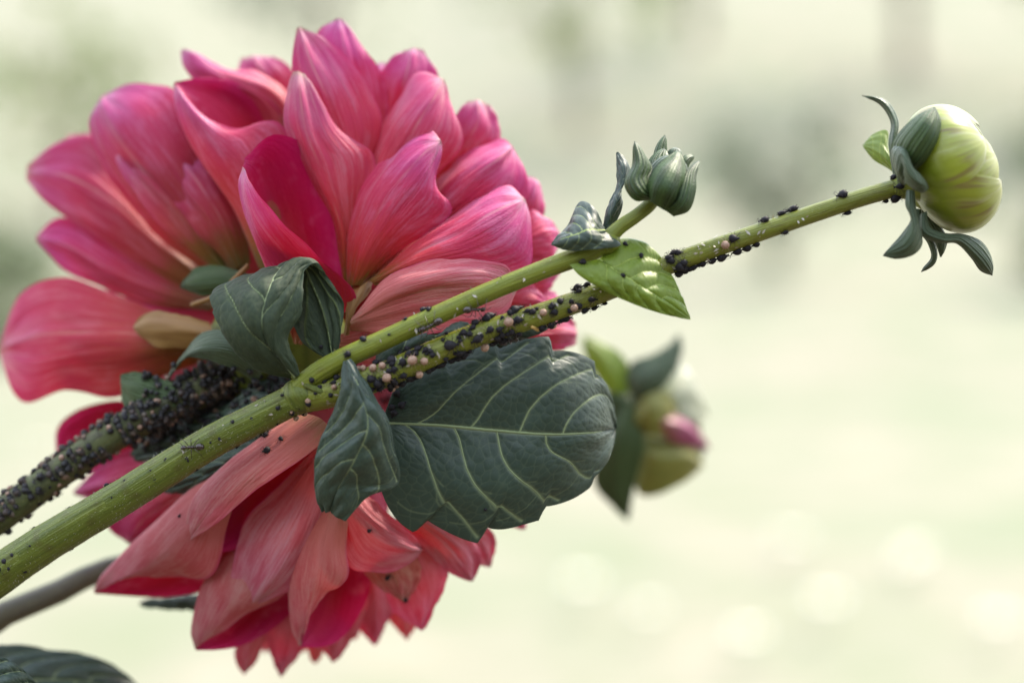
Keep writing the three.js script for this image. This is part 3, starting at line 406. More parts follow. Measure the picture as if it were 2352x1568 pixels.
// calyx, bracts and the aphid covered stalk
{
  const g = new THREE.SphereGeometry(0.019, 40, 24); g.scale(1.15, 1, 0.75); g.translate(...P(640, 800, -30).toArray());
  part('receptacle', g, STEM, flower);
  const bract = (cols, mat = SEPAL, o = {}) => petal('', cols, { mat, name: 'bract', nu: 24, nv: 14, wave: 0.6, ...o });
  bract([[[600, 640, -20], [520, 615, -24], [460, 615, -27], [413, 655, -30]], [[600, 650, -17], [530, 640, -18], [460, 645, -22], [413, 658, -30]], [[600, 680, -20], [540, 680, -22], [470, 680, -26], [414, 662, -30]]]);
  bract([[[480, 740, -22], [400, 720, -26], [340, 718, -30], [308, 745, -33]], [[485, 765, -17], [410, 755, -18], [350, 750, -24], [306, 752, -33]], [[490, 800, -20], [420, 800, -24], [350, 790, -29], [309, 760, -33]]], BRACT_TAN);
  bract([[[790, 770, -4], [800, 700, -5], [815, 650, -9], [835, 632, -12]], [[796, 770, -2], [808, 705, -1], [830, 660, -4], [850, 632, -12]], [[802, 770, -4], [815, 715, -4], [845, 675, -8], [860, 640, -12]]], BRACT_TAN);
  bract([[[590, 880, -14], [520, 840, -12], [430, 820, -15], [376, 890, -24]], [[600, 850, -10], [530, 800, -6], [450, 800, -10], [380, 870, -24]], [[610, 810, -14], [540, 760, -12], [470, 765, -16], [386, 860, -24]]], SEPAL_PALE);
  bract([[[400, 960, -20], [350, 965, -22], [300, 955, -24], [278, 920, -27]], [[400, 920, -17], [350, 915, -17], [310, 900, -20], [276, 880, -27]], [[400, 880, -20], [350, 862, -22], [310, 855, -24], [275, 860, -27]]]);
  bract([[[760, 700, -16], [790, 660, -20], [800, 620, -24], [790, 590, -27]], [[770, 700, -14], [805, 670, -17], [820, 630, -20], [800, 590, -27]], [[790, 720, -16], [830, 690, -20], [840, 640, -24], [810, 592, -27]]]);
  part('strand', stemGeo([[440, 700, -24, 5], [500, 675, -18, 6], [570, 610, -20, 7]], 12, 8), BRACT_TAN, flower);
}
const fstem = stemGeo([[-190, 1330, -15, 38], [0, 1185, -17, 36], [130, 1090, -19, 35], [260, 1000, -21, 36], [380, 935, -23, 40], [500, 870, -26, 46], [620, 805, -29, 52]], 320, 24, { rough: 0.06, seed: 3, uvLen: 0.03 }, [[new THREE.Vector3(-0.24, -0.02, 0.02), 0.007], [new THREE.Vector3(-0.235, 0.3, 0.022), 0.006], [new THREE.Vector3(-0.205, 0.58, 0.025), 0.0052]]);
part('flower_stem', fstem, STEM_OLD, flower);

// ------------------------------------------------------------------ budding branch in front
const BASE = new THREE.Vector3(-0.27, 0, 0.06);
const branch = thing('budding_branch', 'green forked dahlia branch with two buds and dark leaves before the flower', 'branch', BASE);
const mainRings = stemGeo([[-220, 1478, -6, 50], [-40, 1345, -4, 48], [100, 1250, -2, 44], [300, 1130, 2, 41], [480, 1018, 6, 38], [620, 945, 9, 36], [700, 905, 10, 36]], 300, 28, { rough: 0.035, seed: 1, uvLen: 0.03 }, [[BASE.clone().add(new THREE.Vector3(0, -0.02, 0)), 0.008], [new THREE.Vector3(-0.262, 0.3, 0.05), 0.007], [new THREE.Vector3(-0.215, 0.58, 0.02), 0.0062]]);
const mainStem = part('main_stem', mainRings, STEM, branch);
const upGeo = stemGeo([[660, 915, 10, 27], [745, 848, 13, 26], [900, 772, 15, 23], [1100, 680, 16, 22], [1250, 618, 16, 22], [1340, 584, 16, 23], [1400, 556, 15, 24]], 70, 24, { rough: 0.03, seed: 5, uvLen: 0.03 });
const upStem = part('side_stem', upGeo, STEM_LIGHT, branch);
const lowGeo = stemGeo([[660, 920, 9, 34], [760, 902, 12, 34], [880, 862, 15, 31], [1080, 775, 15, 28], [1260, 716, 14, 26], [1420, 656, 12, 24], [1540, 606, 12, 23], [1740, 535, 12, 21], [1960, 460, 12, 20], [2085, 424, 12, 21]], 130, 24, { rough: 0.03, seed: 9, uvLen: 0.03 });
const lowStem = part('side_stem', lowGeo, STEM_PURPLE, branch);
const pedGeo = stemGeo([[1385, 562, 15, 21], [1420, 525, 15, 17], [1462, 495, 15, 16], [1492, 470, 14, 16], [1512, 440, 13, 15]], 30, 18, { rough: 0.02, uvLen: 0.03 });
part('bud_stalk', pedGeo, STEM_LIGHT, branch);
for (const [x, y, z, rx, ry, mat] of [[690, 908, 10, 52, 41, STEM], [1392, 560, 15, 34, 27, STEM_LIGHT]]) { const g = new THREE.SphereGeometry(1, 32, 22), p = g.attributes.position; for (let i = 0; i < p.count; i++) { const k = 1 + 0.07 * N(p.getX(i) * 2.5, p.getY(i) * 2.5, p.getZ(i) * 2.5 + x); p.setXYZ(i, p.getX(i) * rx * PX * k, p.getY(i) * ry * PX * k, p.getZ(i) * ry * PX * k); } g.rotateZ(0.5); g.computeVertexNormals(); g.translate(...P(x, y, z).toArray()); part('stem_node', g, mat, branch); }
// hairs of the stem
function hairs(rings, n, seed, len, mat, parent, from = 0, to = 1) {
  const r = rng(seed), pos = [], idx = [], nrm = new THREE.Vector3(), side = new THREE.Vector3();
  for (let k = 0; k < n; k++) {
    const q = rings[Math.floor(lerp(from, to, r()) * (rings.length - 1))], th = r() * 6.283; nrm.copy(q.n).multiplyScalar(Math.cos(th)).addScaledVector(q.b, Math.sin(th));
    const p = q.p.clone().addScaledVector(nrm, q.r * 0.97).addScaledVector(q.t, (r() - 0.5) * 0.004), l = len * (0.4 + r()), tip = p.clone().addScaledVector(nrm, l).addScaledVector(q.t, (r() - 0.5) * l * 1.2); side.crossVectors(nrm, q.t).multiplyScalar(0.00006);
    const o = pos.length / 3; pos.push(p.x + side.x, p.y + side.y, p.z + side.z, p.x - side.x, p.y - side.y, p.z - side.z, tip.x, tip.y, tip.z, p.x + q.t.x * 0.0001, p.y + q.t.y * 0.0001, p.z + q.t.z * 0.0001); idx.push(0 + o, 1 + o, 2 + o, 1 + o, 3 + o, 2 + o, 3 + o, 0 + o, 2 + o);
  }
  part('stem_hairs', geoFrom(pos, null, idx), mat, parent, { kind: 'stuff' });
}
const HAIR = new THREE.MeshStandardMaterial({ color: new THREE.Color(0.42, 0.4, 0.3), roughness: 0.6 });
hairs(mainRings.userData.rings, 2600, 3, 0.0008, HAIR, branch, 0.74, 1);
hairs(lowGeo.userData.rings, 700, 4, 0.0005, HAIR, branch, 0, 0.6);
hairs(upGeo.userData.rings, 260, 5, 0.0004, HAIR, branch);
hairs(fstem.userData.rings, 1500, 6, 0.0006, HAIR, flower, 0.74, 1);

function leaf(parent, cols, { mat = LEAF, nu = 90, nv = 70, quiltAmt = 0.0011, teeth = 0, toothN = 7, veins = true, veinMat = VEIN, flip = false, thick = 0.0005, name = 'leaf', veinScale = 1, rag = 0, roll = 0.0012, label } = {}) {
  const c = orient(cols, flip), rows = loftGrid(c, nu, nv), s = ++petalSeed * 2.1;
  if (teeth || rag) for (let i = 0; i <= nu; i++) {
    const u = i / nu, row = rows[i], m = row[nv >> 1].clone();
    row.forEach((p, j) => { const v = j / nv * 2 - 1, ph = ((u * toothN + (v > 0 ? 0.35 : 0)) % 1 + 1) % 1, t = Math.pow(ph, 0.8), k = smooth(0.45, 1, Math.abs(v)) * (teeth * (1 - (ph < 0.92 ? t : (1 - ph) / 0.08)) + rag * (0.5 + 0.5 * N(u * 9, v > 0 ? 3 : 7, s)) ) * smooth(0.04, 0.15, u) * (1 - smooth(0.93, 1, u)); p.lerp(m, k); });
  }
  const nn = gridNormals(rows), out = rows.map((row, i) => row.map((p, j) => { const u = i / nu, v = j / nv; return p.clone().addScaledVector(nn[i][j], quiltAmt * (quilt(v, u) - 0.4) * smooth(0, 0.06, u) * smooth(0, 0.05, Math.min(v, 1 - v) + 0.01) + roll * fbm(v * 2.4 + s, u * 3, s)); }));
  const m = part(name, bladeGeo(out, thick, { halves: false }), mat, parent, label ? { label } : {});
  if (veins) {
    const at = (v, u) => { const x = clamp(v) * nv, y = clamp(u) * nu, i = Math.min(nu - 1, Math.floor(y)), j = Math.min(nv - 1, Math.floor(x)), a = x - j, b = y - i, q = new THREE.Vector3(), n = new THREE.Vector3(); for (const [ii, jj, w] of [[i, j, (1 - a) * (1 - b)], [i, j + 1, a * (1 - b)], [i + 1, j, (1 - a) * b], [i + 1, j + 1, a * b]]) { q.addScaledVector(out[ii][jj], w); n.addScaledVector(nn[ii][jj], w); } return q.addScaledVector(n.normalize(), thick * 0.35); };
    for (const v of VEINS) {
      if (v.w < 1) continue;
      const cv = new THREE.CatmullRomCurve3(v.pts.map(([a, b]) => new THREE.Vector3(a, b, 0))), n = v.mid ? 40 : 18, pts = [];
      for (let i = 0; i <= n; i++) { const q = cv.getPoint(i / n * (v.mid ? 0.985 : 0.94)); pts.push(at(q.x, q.y)); }
      const r0 = (v.mid ? 0.0006 : 0.00024) * veinScale;
      part(v.mid ? 'midrib' : 'vein', tubeGeo(pts, [r0, r0 * 0.75, r0 * 0.35], n * 2, 6, { cap: false }), veinMat, m);
    }
  }
  return m;
}
const bigLeaf = leaf(branch, [[[880, 955, 3], [930, 850, 2], [1050, 790, 1], [1170, 766, 0], [1250, 768, -1], [1328, 798, -4], [1386, 852, -9], [1412, 930, -13], [1416, 985, -15]], [[880, 965, 3], [980, 915, 4], [1090, 885, 5], [1190, 875, 5], [1290, 880, 3], [1370, 915, -4], [1414, 985, -15]], [[880, 972, 3], [1000, 976, 3], [1130, 988, 4], [1260, 997, 4], [1350, 994, 0], [1412, 986, -14]], [[880, 980, 3], [950, 1060, 4], [1060, 1120, 5], [1180, 1115, 5], [1290, 1070, 2], [1370, 1035, -5], [1413, 990, -15]], [[880, 990, 3], [850, 1120, 2], [905, 1205, 1], [1000, 1238, 1], [1110, 1250, 1], [1220, 1205, 0], [1330, 1145, -4], [1395, 1070, -9], [1415, 992, -15]]], { nu: 130, nv: 110, teeth: 0.15, toothN: 6, quiltAmt: 0.0005, label: 'broad dark green quilted leaf with pale veins' });
leaf(branch, [[[793, 829, 18], [786, 890, 19], [746, 976, 18], [720, 1066, 17], [723, 1138, 16], [742, 1172, 15]], [[795, 829, 20], [828, 905, 23], [845, 980, 24], [812, 1060, 23], [775, 1125, 20], [756, 1178, 16]], [[797, 829, 18], [852, 905, 18], [884, 962, 17], [910, 1030, 16], [920, 1112, 14], [850, 1140, 17], [794, 1196, 16]]], { nu: 80, nv: 54, quiltAmt: 0.0006, roll: 0.003, veinScale: 0.6, rag: 0.05, label: 'small folded leaf with torn lower edge' });
leaf(branch, [[[668, 868, 10], [580, 840, 13], [508, 762, 14], [478, 690, 9], [492, 660, 3], [560, 640, 0], [640, 700, 1], [700, 792, 5], [762, 830, 8]], [[674, 866, 13], [597, 804, 19], [572, 742, 21], [578, 680, 18], [612, 622, 8], [660, 606, 5], [700, 660, 4], [735, 742, 6], [765, 831, 8]], [[680, 863, 14], [630, 790, 20], [628, 725, 21], [646, 660, 18], [674, 604, 10], [712, 600, 7], [742, 668, 6], [762, 745, 8], [767, 832, 8]], [[684, 860, 12], [661, 775, 17], [690, 722, 17], [697, 665, 16], [703, 614, 12], [730, 598, 10], [758, 640, 8], [789, 698, 8], [782, 757, 9], [768, 833, 9]]], { mat: LEAF_UNDER, nu: 120, nv: 60, quiltAmt: 0.0008, roll: 0.0022, teeth: 0.04, toothN: 13, veinScale: 0.8, label: 'grey green leaf curled over on itself' });
part('leaf_stalk', stemGeo([[672, 862, 12, 7], [700, 882, 14, 8], [735, 898, 15, 8], [765, 908, 13, 7]], 16, 10), STEM, branch);
part('leaf_stalk', stemGeo([[800, 925, 12, 9], [840, 962, 8, 9], [885, 972, 4, 8]], 14, 10), STEM, branch);
part('leaf_stalk', stemGeo([[790, 870, 17, 6], [793, 845, 18, 5], [795, 826, 18, 2]], 10, 8), STEM, branch);
leaf(branch, [[[860, 830, -2], [880, 740, -1], [930, 728, -2], [1010, 700, -4], [1130, 705, -5], [1260, 735, -7]], [[870, 850, 0], [950, 800, 1], [1050, 770, 1], [1150, 755, 0], [1262, 742, -7]], [[880, 880, -2], [960, 870, -2], [1060, 840, -3], [1160, 810, -4], [1264, 750, -7]]], { nu: 60, nv: 40, teeth: 0.16, toothN: 5, veins: false });
leaf(branch, [[[1384, 520, 14], [1362, 474, 14], [1333, 464, 10], [1305, 515, 14], [1266, 560, 18]], [[1388, 530, 17], [1345, 530, 22], [1300, 547, 21], [1266, 561, 18]], [[1392, 545, 15], [1426, 562, 18], [1360, 573, 22], [1300, 574, 20], [1267, 562, 18]]], { nu: 60, nv: 44, quiltAmt: 0.00018, veinScale: 0.45, veinMat: VEIN_LIGHT, label: 'small folded leaf below the small bud' });
leaf(branch, [[[1388, 578, 14], [1422, 545, 12], [1482, 555, 12], [1527, 602, 13], [1562, 668, 15], [1586, 732, 17]], [[1376, 596, 18], [1430, 630, 21], [1480, 660, 21], [1530, 692, 19], [1586, 733, 17]], [[1308, 608, 20], [1332, 634, 21], [1372, 660, 21], [1440, 693, 21], [1522, 721, 19], [1586, 734, 17]]], { mat: LEAF_LIGHT, nu: 80, nv: 56, quiltAmt: 0.0007, veinScale: 0.55, veinMat: VEIN_LIGHT, rag: 0.04, label: 'light green pointed leaf with the light coming through' });
leaf(branch, [[[1384, 530, 12], [1398, 462, 10], [1416, 432, 8], [1418, 390, 6], [1416, 350, 4]], [[1390, 532, 13], [1416, 468, 13], [1428, 425, 10], [1432, 385, 8], [1417, 350, 4]], [[1398, 534, 12], [1432, 470, 10], [1424, 436, 9], [1448, 395, 6], [1440, 370, 5], [1418, 350, 4]]], { nu: 50, nv: 24, quiltAmt: 0.0003, veins: false });

// small green bud
function sepal(parent, cols, mat = SEPAL, { ribs = 0.0004, name = 'sepal', nu = 40, nv = 54, nr = 9, flip = false, tint } = {}) {
  const c = orient(cols, flip), rows = loftGrid(c, nu, nv), nn = gridNormals(rows);
  const out = rows.map((row, i) => row.map((p, j) => p.clone().addScaledVector(nn[i][j], ribs * Math.pow(0.5 + 0.5 * Math.cos(j / nv * Math.PI * 2 * nr + 0.5 * N(i / nu * 3, c[0][0][0])), 1.0) * (1 - smooth(0.8, 1, i / nu)))));
  return part(name, bladeGeo(out, 0.0007), mat, parent);
}
const smallBud = new THREE.Group(); smallBud.name = 'flower_bud'; smallBud.userData = { label: 'small closed green bud with ribbed sepals' }; branch.add(smallBud);
{
  const g = new THREE.SphereGeometry(1, 32, 20); g.scale(0.0062, 0.0075, 0.0062); g.rotateZ(-0.5); g.translate(...P(1530, 415, 12).toArray()); part('bud_core', g, SEPAL_PALE, smallBud);
  const S = (c, m, o) => sepal(smallBud, c, m, { nr: 6, ...o });
  S([[[1510, 440, 8], [1500, 400, 5], [1505, 350, 3], [1527, 309, 2]], [[1520, 440, 9], [1512, 395, 8], [1515, 350, 6], [1528, 310, 2]], [[1530, 440, 8], [1530, 390, 5], [1530, 350, 3], [1529, 312, 2]]]);
  S([[[1535, 430, 4], [1530, 380, 2], [1535, 350, 2], [1550, 338, 1]], [[1545, 430, 5], [1548, 380, 4], [1552, 355, 4], [1555, 339, 1]], [[1560, 430, 4], [1565, 390, 2], [1566, 360, 2], [1560, 340, 1]]], SEPAL_PALE);
  S([[[1550, 430, 3], [1560, 390, 2], [1570, 362, 1], [1594, 356, -1]], [[1555, 432, 5], [1565, 395, 4], [1575, 370, 3], [1594, 358, -1]], [[1560, 435, 3], [1575, 400, 2], [1582, 375, 1], [1595, 360, -1]]]);
  S([[[1500, 455, 15], [1488, 420, 13], [1492, 370, 10], [1522, 340, 8]], [[1512, 455, 19], [1506, 415, 18], [1512, 370, 13], [1526, 341, 8]], [[1522, 455, 15], [1530, 415, 15], [1540, 375, 11], [1530, 343, 8]]]);
  S([[[1488, 456, 19], [1460, 458, 20], [1437, 425, 18], [1455, 380, 15], [1456, 345, 15], [1457, 324, 15]], [[1492, 452, 21], [1472, 440, 24], [1458, 415, 23], [1470, 375, 20], [1458, 324, 15]], [[1498, 448, 19], [1490, 432, 20], [1488, 410, 19], [1496, 385, 16], [1478, 355, 15], [1460, 325, 15]]], SEPAL);
  S([[[1494, 456, 20], [1490, 425, 21], [1505, 390, 20], [1530, 365, 18], [1557, 346, 15]], [[1504, 465, 24], [1512, 430, 27], [1530, 395, 25], [1548, 370, 20], [1558, 346, 15]], [[1520, 476, 22], [1535, 440, 27], [1550, 405, 25], [1558, 375, 20], [1559, 346, 15]], [[1535, 484, 18], [1562, 462, 20], [1572, 420, 20], [1572, 378, 17], [1560, 347, 15]]], SEPAL, { nr: 11 });
  S([[[1530, 478, 20], [1555, 460, 24], [1566, 425, 22], [1578, 395, 18], [1606, 368, 13]], [[1540, 486, 20], [1570, 472, 24], [1584, 435, 23], [1590, 400, 19], [1607, 368, 13]], [[1548, 493, 17], [1580, 482, 18], [1596, 438, 18], [1596, 405, 17], [1608, 369, 13]]], SEPAL, { nr: 7 });
}
// large round bud
const bigBud = new THREE.Group(); bigBud.name = 'flower_bud'; bigBud.userData = { label: 'large round yellow green bud with spreading sepals' }; branch.add(bigBud);
const BUDPETAL = new THREE.MeshPhysicalMaterial({
  map: colorTex(512, 512, (x, u) => {
    const v = (x * 2) % 1, s = fbm(v * 9 + 2, u * 1.4, 2), f = N(v * 34, u * 3, 7);
    let c = ramp([[0, [0.11, 0.14, 0.008]], [0.3, [0.18, 0.23, 0.012]], [0.6, [0.29, 0.33, 0.024]], [0.84, [0.38, 0.4, 0.09]], [1, [0.5, 0.5, 0.3]]], clamp(u + 0.2 * s));
    c = mixc(c, [0.62, 0.62, 0.45], clamp(s * 1.1 + f * 0.35 - 0.1, 0, 0.45) * smooth(0.3, 0.7, u));
    return mixc(c, [0.18, 0.09, 0.05], clamp(fbm(v * 13 + 7, u * 1.8, 11) * 2.4 - 0.1 + f * 0.6, 0, 0.6) * smooth(0.35, 0.5, u) * (1 - smooth(0.68, 0.85, u)));
  }), roughness: 0.35, clearcoat: 0.25, clearcoatRoughness: 0.2, transmission: 0.15, thickness: 0, side: THREE.DoubleSide,
  bumpMap: dataTex(256, 128, (x, u) => 0.5 + 0.4 * N((x * 2 % 1) * 22, u * 1.5, 3)), bumpScale: 0.0002 });
{
  const C = P(2182, 388, 10), ax = new THREE.Vector3(0.9, 0.37, 0.12).normalize(), e1 = new THREE.Vector3(0, 1, 0).cross(ax).normalize(), e2 = ax.clone().cross(e1).normalize(), Ra = 101 * PX, Rr = 147 * PX;
  const on = (th, ph, k) => { const s = Math.sin(th), c = -Math.cos(th), sq = Math.pow(Math.abs(s), 0.86); return C.clone().addScaledVector(ax, c * Ra * k * (c > 0 ? 1.0 : 0.92)).addScaledVector(e1, Math.cos(ph) * sq * Rr * k).addScaledVector(e2, Math.sin(ph) * sq * Rr * k); };
  const g = new THREE.SphereGeometry(1, 32, 24); { const p = g.attributes.position; for (let i = 0; i < p.count; i++) { const v = new THREE.Vector3().fromBufferAttribute(p, i), q = C.clone().addScaledVector(ax, v.y * Ra * 0.9).addScaledVector(e1, v.x * Rr * 0.93).addScaledVector(e2, v.z * Rr * 0.93); p.setXYZ(i, q.x, q.y, q.z); } g.computeVertexNormals(); }
  const uvs = g.attributes.uv; for (let i = 0; i < uvs.count; i++) uvs.setX(i, uvs.getX(i) * 0.5);
  part('bud_core', g, BUDPETAL, bigBud);
  for (let k = 0; k < 7; k++) {
    const ph0 = k * 2.39996 + 0.6, lay = k * 0.5, nu = 40, nv = 24, rows = [], top = 3.0 - 0.17 * lay;
    for (let i = 0; i <= nu; i++) { const u = i / nu, th = 0.2 + (top - 0.2) * u, w = 0.95 * Math.pow(1 - Math.pow(u, 4), 0.6) * (0.75 + 0.25 * smooth(0, 0.3, u)), row = []; for (let j = 0; j <= nv; j++) { const v = j / nv * 2 - 1; row.push(on(th + 0.02 * v, ph0 + v * w + 0.3 * u * u, 0.985 + 0.009 * lay + 0.006 * v + 0.006 * (1 - v * v) * smooth(0.1, 0.6, u) * (1 - smooth(0.8, 1, u)) + 0.004 * N(v * 4 + k, u * 2, k))); } rows.push(row); }
    const nA = gridNormals(rows)[20][12]; if (nA.dot(rows[20][12].clone().sub(C)) < 0) rows.forEach((r) => r.reverse());
    part('bud_petal', bladeGeo(rows, 0.0006), BUDPETAL, bigBud);
  }
  const S = (c, m, o) => sepal(bigBud, c, m, { nr: 5, nv: 30, ribs: 0.00022, ...o });
  part('bud_neck', stemGeo([[2050, 436, 12, 20], [2085, 426, 12, 34], [2110, 416, 12, 60], [2128, 410, 11, 84]], 14, 24, { rough: 0.03 }), STEM_LIGHT, bigBud);
  S([[[2052, 400, 2], [2042, 330, -1], [2047, 280, -4], [2020, 238, -6], [1981, 218, -7]], [[2062, 400, 4], [2052, 330, 3], [2056, 280, 0], [2028, 234, -3], [1981, 219, -7]], [[2070, 400, 2], [2060, 330, 1], [2063, 275, -3], [2034, 230, -6], [1982, 221, -7]]], SEPAL_PALE, { flip: true });
  S([[[2062, 402, -4], [2040, 340, -7], [2038, 300, -9], [2008, 308, -11], [1982, 333, -12]], [[2064, 402, -2], [2040, 362, -3], [2015, 340, -7], [1982, 334, -12]], [[2066, 404, -4], [2040, 385, -6], [2008, 366, -9], [1983, 335, -12]]], LEAF_LIGHT);
  S([[[2060, 380, 14], [2052, 330, 18], [2096, 276, 22], [2146, 245, 22]], [[2075, 385, 20], [2085, 335, 26], [2120, 285, 28], [2148, 246, 22]], [[2090, 392, 20], [2112, 366, 26], [2140, 320, 28], [2152, 285, 26], [2149, 247, 22]], [[2095, 394, 18], [2125, 370, 22], [2154, 328, 23], [2162, 290, 22], [2150, 248, 22]]], SEPAL, { nr: 6, ribs: 0.0003 });
  S([[[2066, 415, 16], [2050, 365, 18], [2052, 340, 20], [2078, 332, 22], [2086, 352, 24], [2090, 378, 25], [2110, 398, 26], [2134, 426, 25]], [[2072, 418, 19], [2066, 385, 25], [2074, 358, 27], [2080, 370, 29], [2092, 395, 30], [2112, 415, 30], [2134, 430, 25]], [[2080, 424, 18], [2082, 420, 23], [2088, 424, 25], [2104, 436, 26], [2122, 441, 26], [2134, 433, 25]]], SEPAL_PALE);
  S([[[2084, 438, 18], [2082, 470, 20], [2095, 500, 21], [2072, 538, 21], [2029, 585, 20]], [[2092, 438, 20], [2094, 475, 23], [2102, 520, 24], [2085, 560, 24], [2029, 587, 20]], [[2100, 440, 18], [2104, 480, 20], [2112, 520, 20], [2118, 560, 20], [2100, 583, 21], [2060, 594, 21], [2029, 588, 20]]], SEPAL_PALE);
  S([[[2100, 480, 12], [2108, 520, 12], [2134, 560, 12], [2142, 590, 11], [2116, 623, 9]], [[2106, 480, 14], [2116, 522, 15], [2142, 560, 14], [2146, 595, 13], [2117, 624, 9]], [[2114, 482, 12], [2124, 525, 12], [2148, 562, 11], [2147, 602, 11], [2118, 625, 9]]], SEPAL_PALE);
  S([[[2128, 485, 16], [2134, 520, 17], [2170, 536, 16], [2210, 538, 14], [2256, 556, 12], [2280, 600, 9], [2281, 631, 7]], [[2122, 490, 18], [2126, 530, 20], [2165, 548, 20], [2205, 550, 17], [2242, 580, 14], [2268, 610, 11], [2281, 632, 7]], [[2116, 495, 16], [2118, 540, 18], [2160, 556, 18], [2198, 558, 15], [2232, 592, 12], [2254, 622, 9], [2280, 633, 7]]], SEPAL_PALE);
  S([[[2110, 440, 8], [2120, 500, 4], [2150, 560, 2], [2160, 590, 0]], [[2120, 440, 9], [2135, 500, 6], [2165, 555, 3], [2162, 590, 0]], [[2130, 440, 8], [2150, 500, 4], [2175, 550, 1], [2164, 590, 0]]], SEPAL_PALE);
}

// ------------------------------------------------------------------ half open bud behind, on its brown stalk
const rearBase = new THREE.Vector3(-0.2, 0, -0.08);
const rear = thing('rear_bud', 'blurred half open bud showing one magenta petal behind the broad leaf', 'flower bud', rearBase);
part('bud_stalk', stemGeo([[-30, 1436, -52, 30], [120, 1365, -58, 27], [240, 1308, -64, 25], [480, 1270, -90, 22], [800, 1230, -125, 20], [1150, 1120, -142, 20], [1380, 1010, -142, 22], [1455, 975, -138, 30]], 110, 20, { rough: 0.05, uvLen: 0.03 }, [[rearBase.clone().add(new THREE.Vector3(0, -0.02, 0)), 0.006], [new THREE.Vector3(-0.225, 0.35, -0.07), 0.005], [new THREE.Vector3(-0.21, 0.6, -0.055), 0.0048]]), STEM_BROWN, rear);
{
  const RP = (cols, mat, name, o = {}) => petal('', cols, { mat, name, parent: rear, nu: 28, nv: 18, wave: 0.6, ...o });
  const Z = -135, sh = (c) => c.map((l) => l.map(([x, y, z]) => [x, y, z + Z]));
  RP(sh([[[1440, 960, 0], [1380, 880, 2], [1345, 820, 2], [1338, 766, 0]], [[1440, 940, 4], [1405, 870, 8], [1375, 815, 6], [1338, 767, 0]], [[1450, 930, 0], [1450, 870, 2], [1425, 812, 2], [1339, 768, 0]]]), LEAF_LIGHT, 'bract');
  RP(sh([[[1460, 930, 4], [1440, 880, 6], [1450, 835, 6], [1510, 812, 4], [1560, 768, 0]], [[1470, 930, 8], [1480, 880, 12], [1520, 845, 9], [1561, 768, 0]], [[1485, 930, 4], [1520, 890, 6], [1555, 840, 4], [1566, 808, 2], [1563, 769, 0]]]), SEPAL_PALE, 'bract');
  RP(sh([[[1430, 930, 6], [1390, 1010, 8], [1366, 1110, 4], [1440, 1194, 0]], [[1450, 930, 10], [1425, 1020, 12], [1415, 1110, 8], [1442, 1195, 0]], [[1475, 930, 6], [1480, 1010, 8], [1456, 1120, 4], [1444, 1194, 0]]]), SEPAL, 'bract');
  RP(sh([[[1440, 900, 2], [1400, 900, 4], [1380, 960, 2], [1375, 1020, 0]], [[1450, 910, 4], [1430, 920, 6], [1410, 970, 4], [1380, 1022, 0]], [[1460, 930, 2], [1460, 950, 4], [1440, 1000, 2], [1390, 1024, 0]]]), SEPAL, 'bract');
  const white = new THREE.MeshPhysicalMaterial({ map: colorTex(128, 128, (x, u) => mixc(mixc([0.3, 0.34, 0.1], [0.38, 0.4, 0.28], smooth(0.1, 0.6, u + 0.15 * N(x * 20, u * 3))), [0.6, 0.55, 0.4], clamp(N(x * 40, u * 3, 5)))), roughness: 0.5, transmission: 0.4, thickness: 0, side: THREE.DoubleSide });
  const mag = new THREE.MeshPhysicalMaterial({ map: colorTex(128, 128, (x, u) => mixc([0.34, 0.2, 0.08], [0.36, 0.07, 0.16], smooth(0.1, 0.5, u + 0.2 * N(x * 20, u * 3)))), roughness: 0.5, transmission: 0.3, thickness: 0, side: THREE.DoubleSide });
  const olive = new THREE.MeshPhysicalMaterial({ map: colorTex(128, 128, (x, u) => mixc([0.17, 0.2, 0.025], [0.27, 0.24, 0.04], clamp(u + 0.4 * N(x * 20, u * 3)))), roughness: 0.5, transmission: 0.3, thickness: 0, side: THREE.DoubleSide });
  RP(sh([[[1460, 940, -6], [1500, 870, -8], [1565, 832, -8], [1622, 940, -10]], [[1470, 950, 2], [1530, 900, 6], [1585, 890, 2], [1626, 950, -10]], [[1480, 960, 0], [1540, 960, 6], [1590, 970, 2], [1626, 960, -10]]]), white, 'bud_petal');
  RP(sh([[[1450, 950, 6], [1490, 905, 10], [1535, 900, 8], [1560, 950, 4]], [[1455, 970, 10], [1500, 950, 14], [1535, 950, 10], [1558, 965, 4]], [[1460, 990, 6], [1500, 1000, 10], [1530, 1000, 8], [1556, 980, 4]]]), olive, 'bud_petal');
  RP(sh([[[1480, 960, 4], [1530, 952, 8], [1580, 968, 4], [1630, 1026, -4]], [[1485, 972, 8], [1535, 975, 14], [1585, 992, 9], [1631, 1028, -4]], [[1490, 985, 4], [1530, 1008, 8], [1585, 1024, 4], [1630, 1030, -4]]]), mag, 'bud_petal');
  RP(sh([[[1455, 990, 0], [1510, 1010, 4], [1585, 1025, 2], [1616, 1064, -6]], [[1455, 1040, 4], [1510, 1060, 12], [1580, 1060, 6], [1617, 1066, -6]], [[1450, 1090, 0], [1475, 1138, 4], [1570, 1108, 2], [1616, 1068, -6]]]), olive, 'bud_petal');
  RP(sh([[[1450, 960, -14], [1530, 900, -18], [1600, 950, -18], [1618, 1020, -16]], [[1450, 1000, -20], [1530, 1000, -26], [1600, 1010, -22], [1618, 1030, -16]], [[1450, 1060, -14], [1530, 1110, -18], [1600, 1080, -18], [1618, 1040, -16]]]), white, 'bud_petal');
}

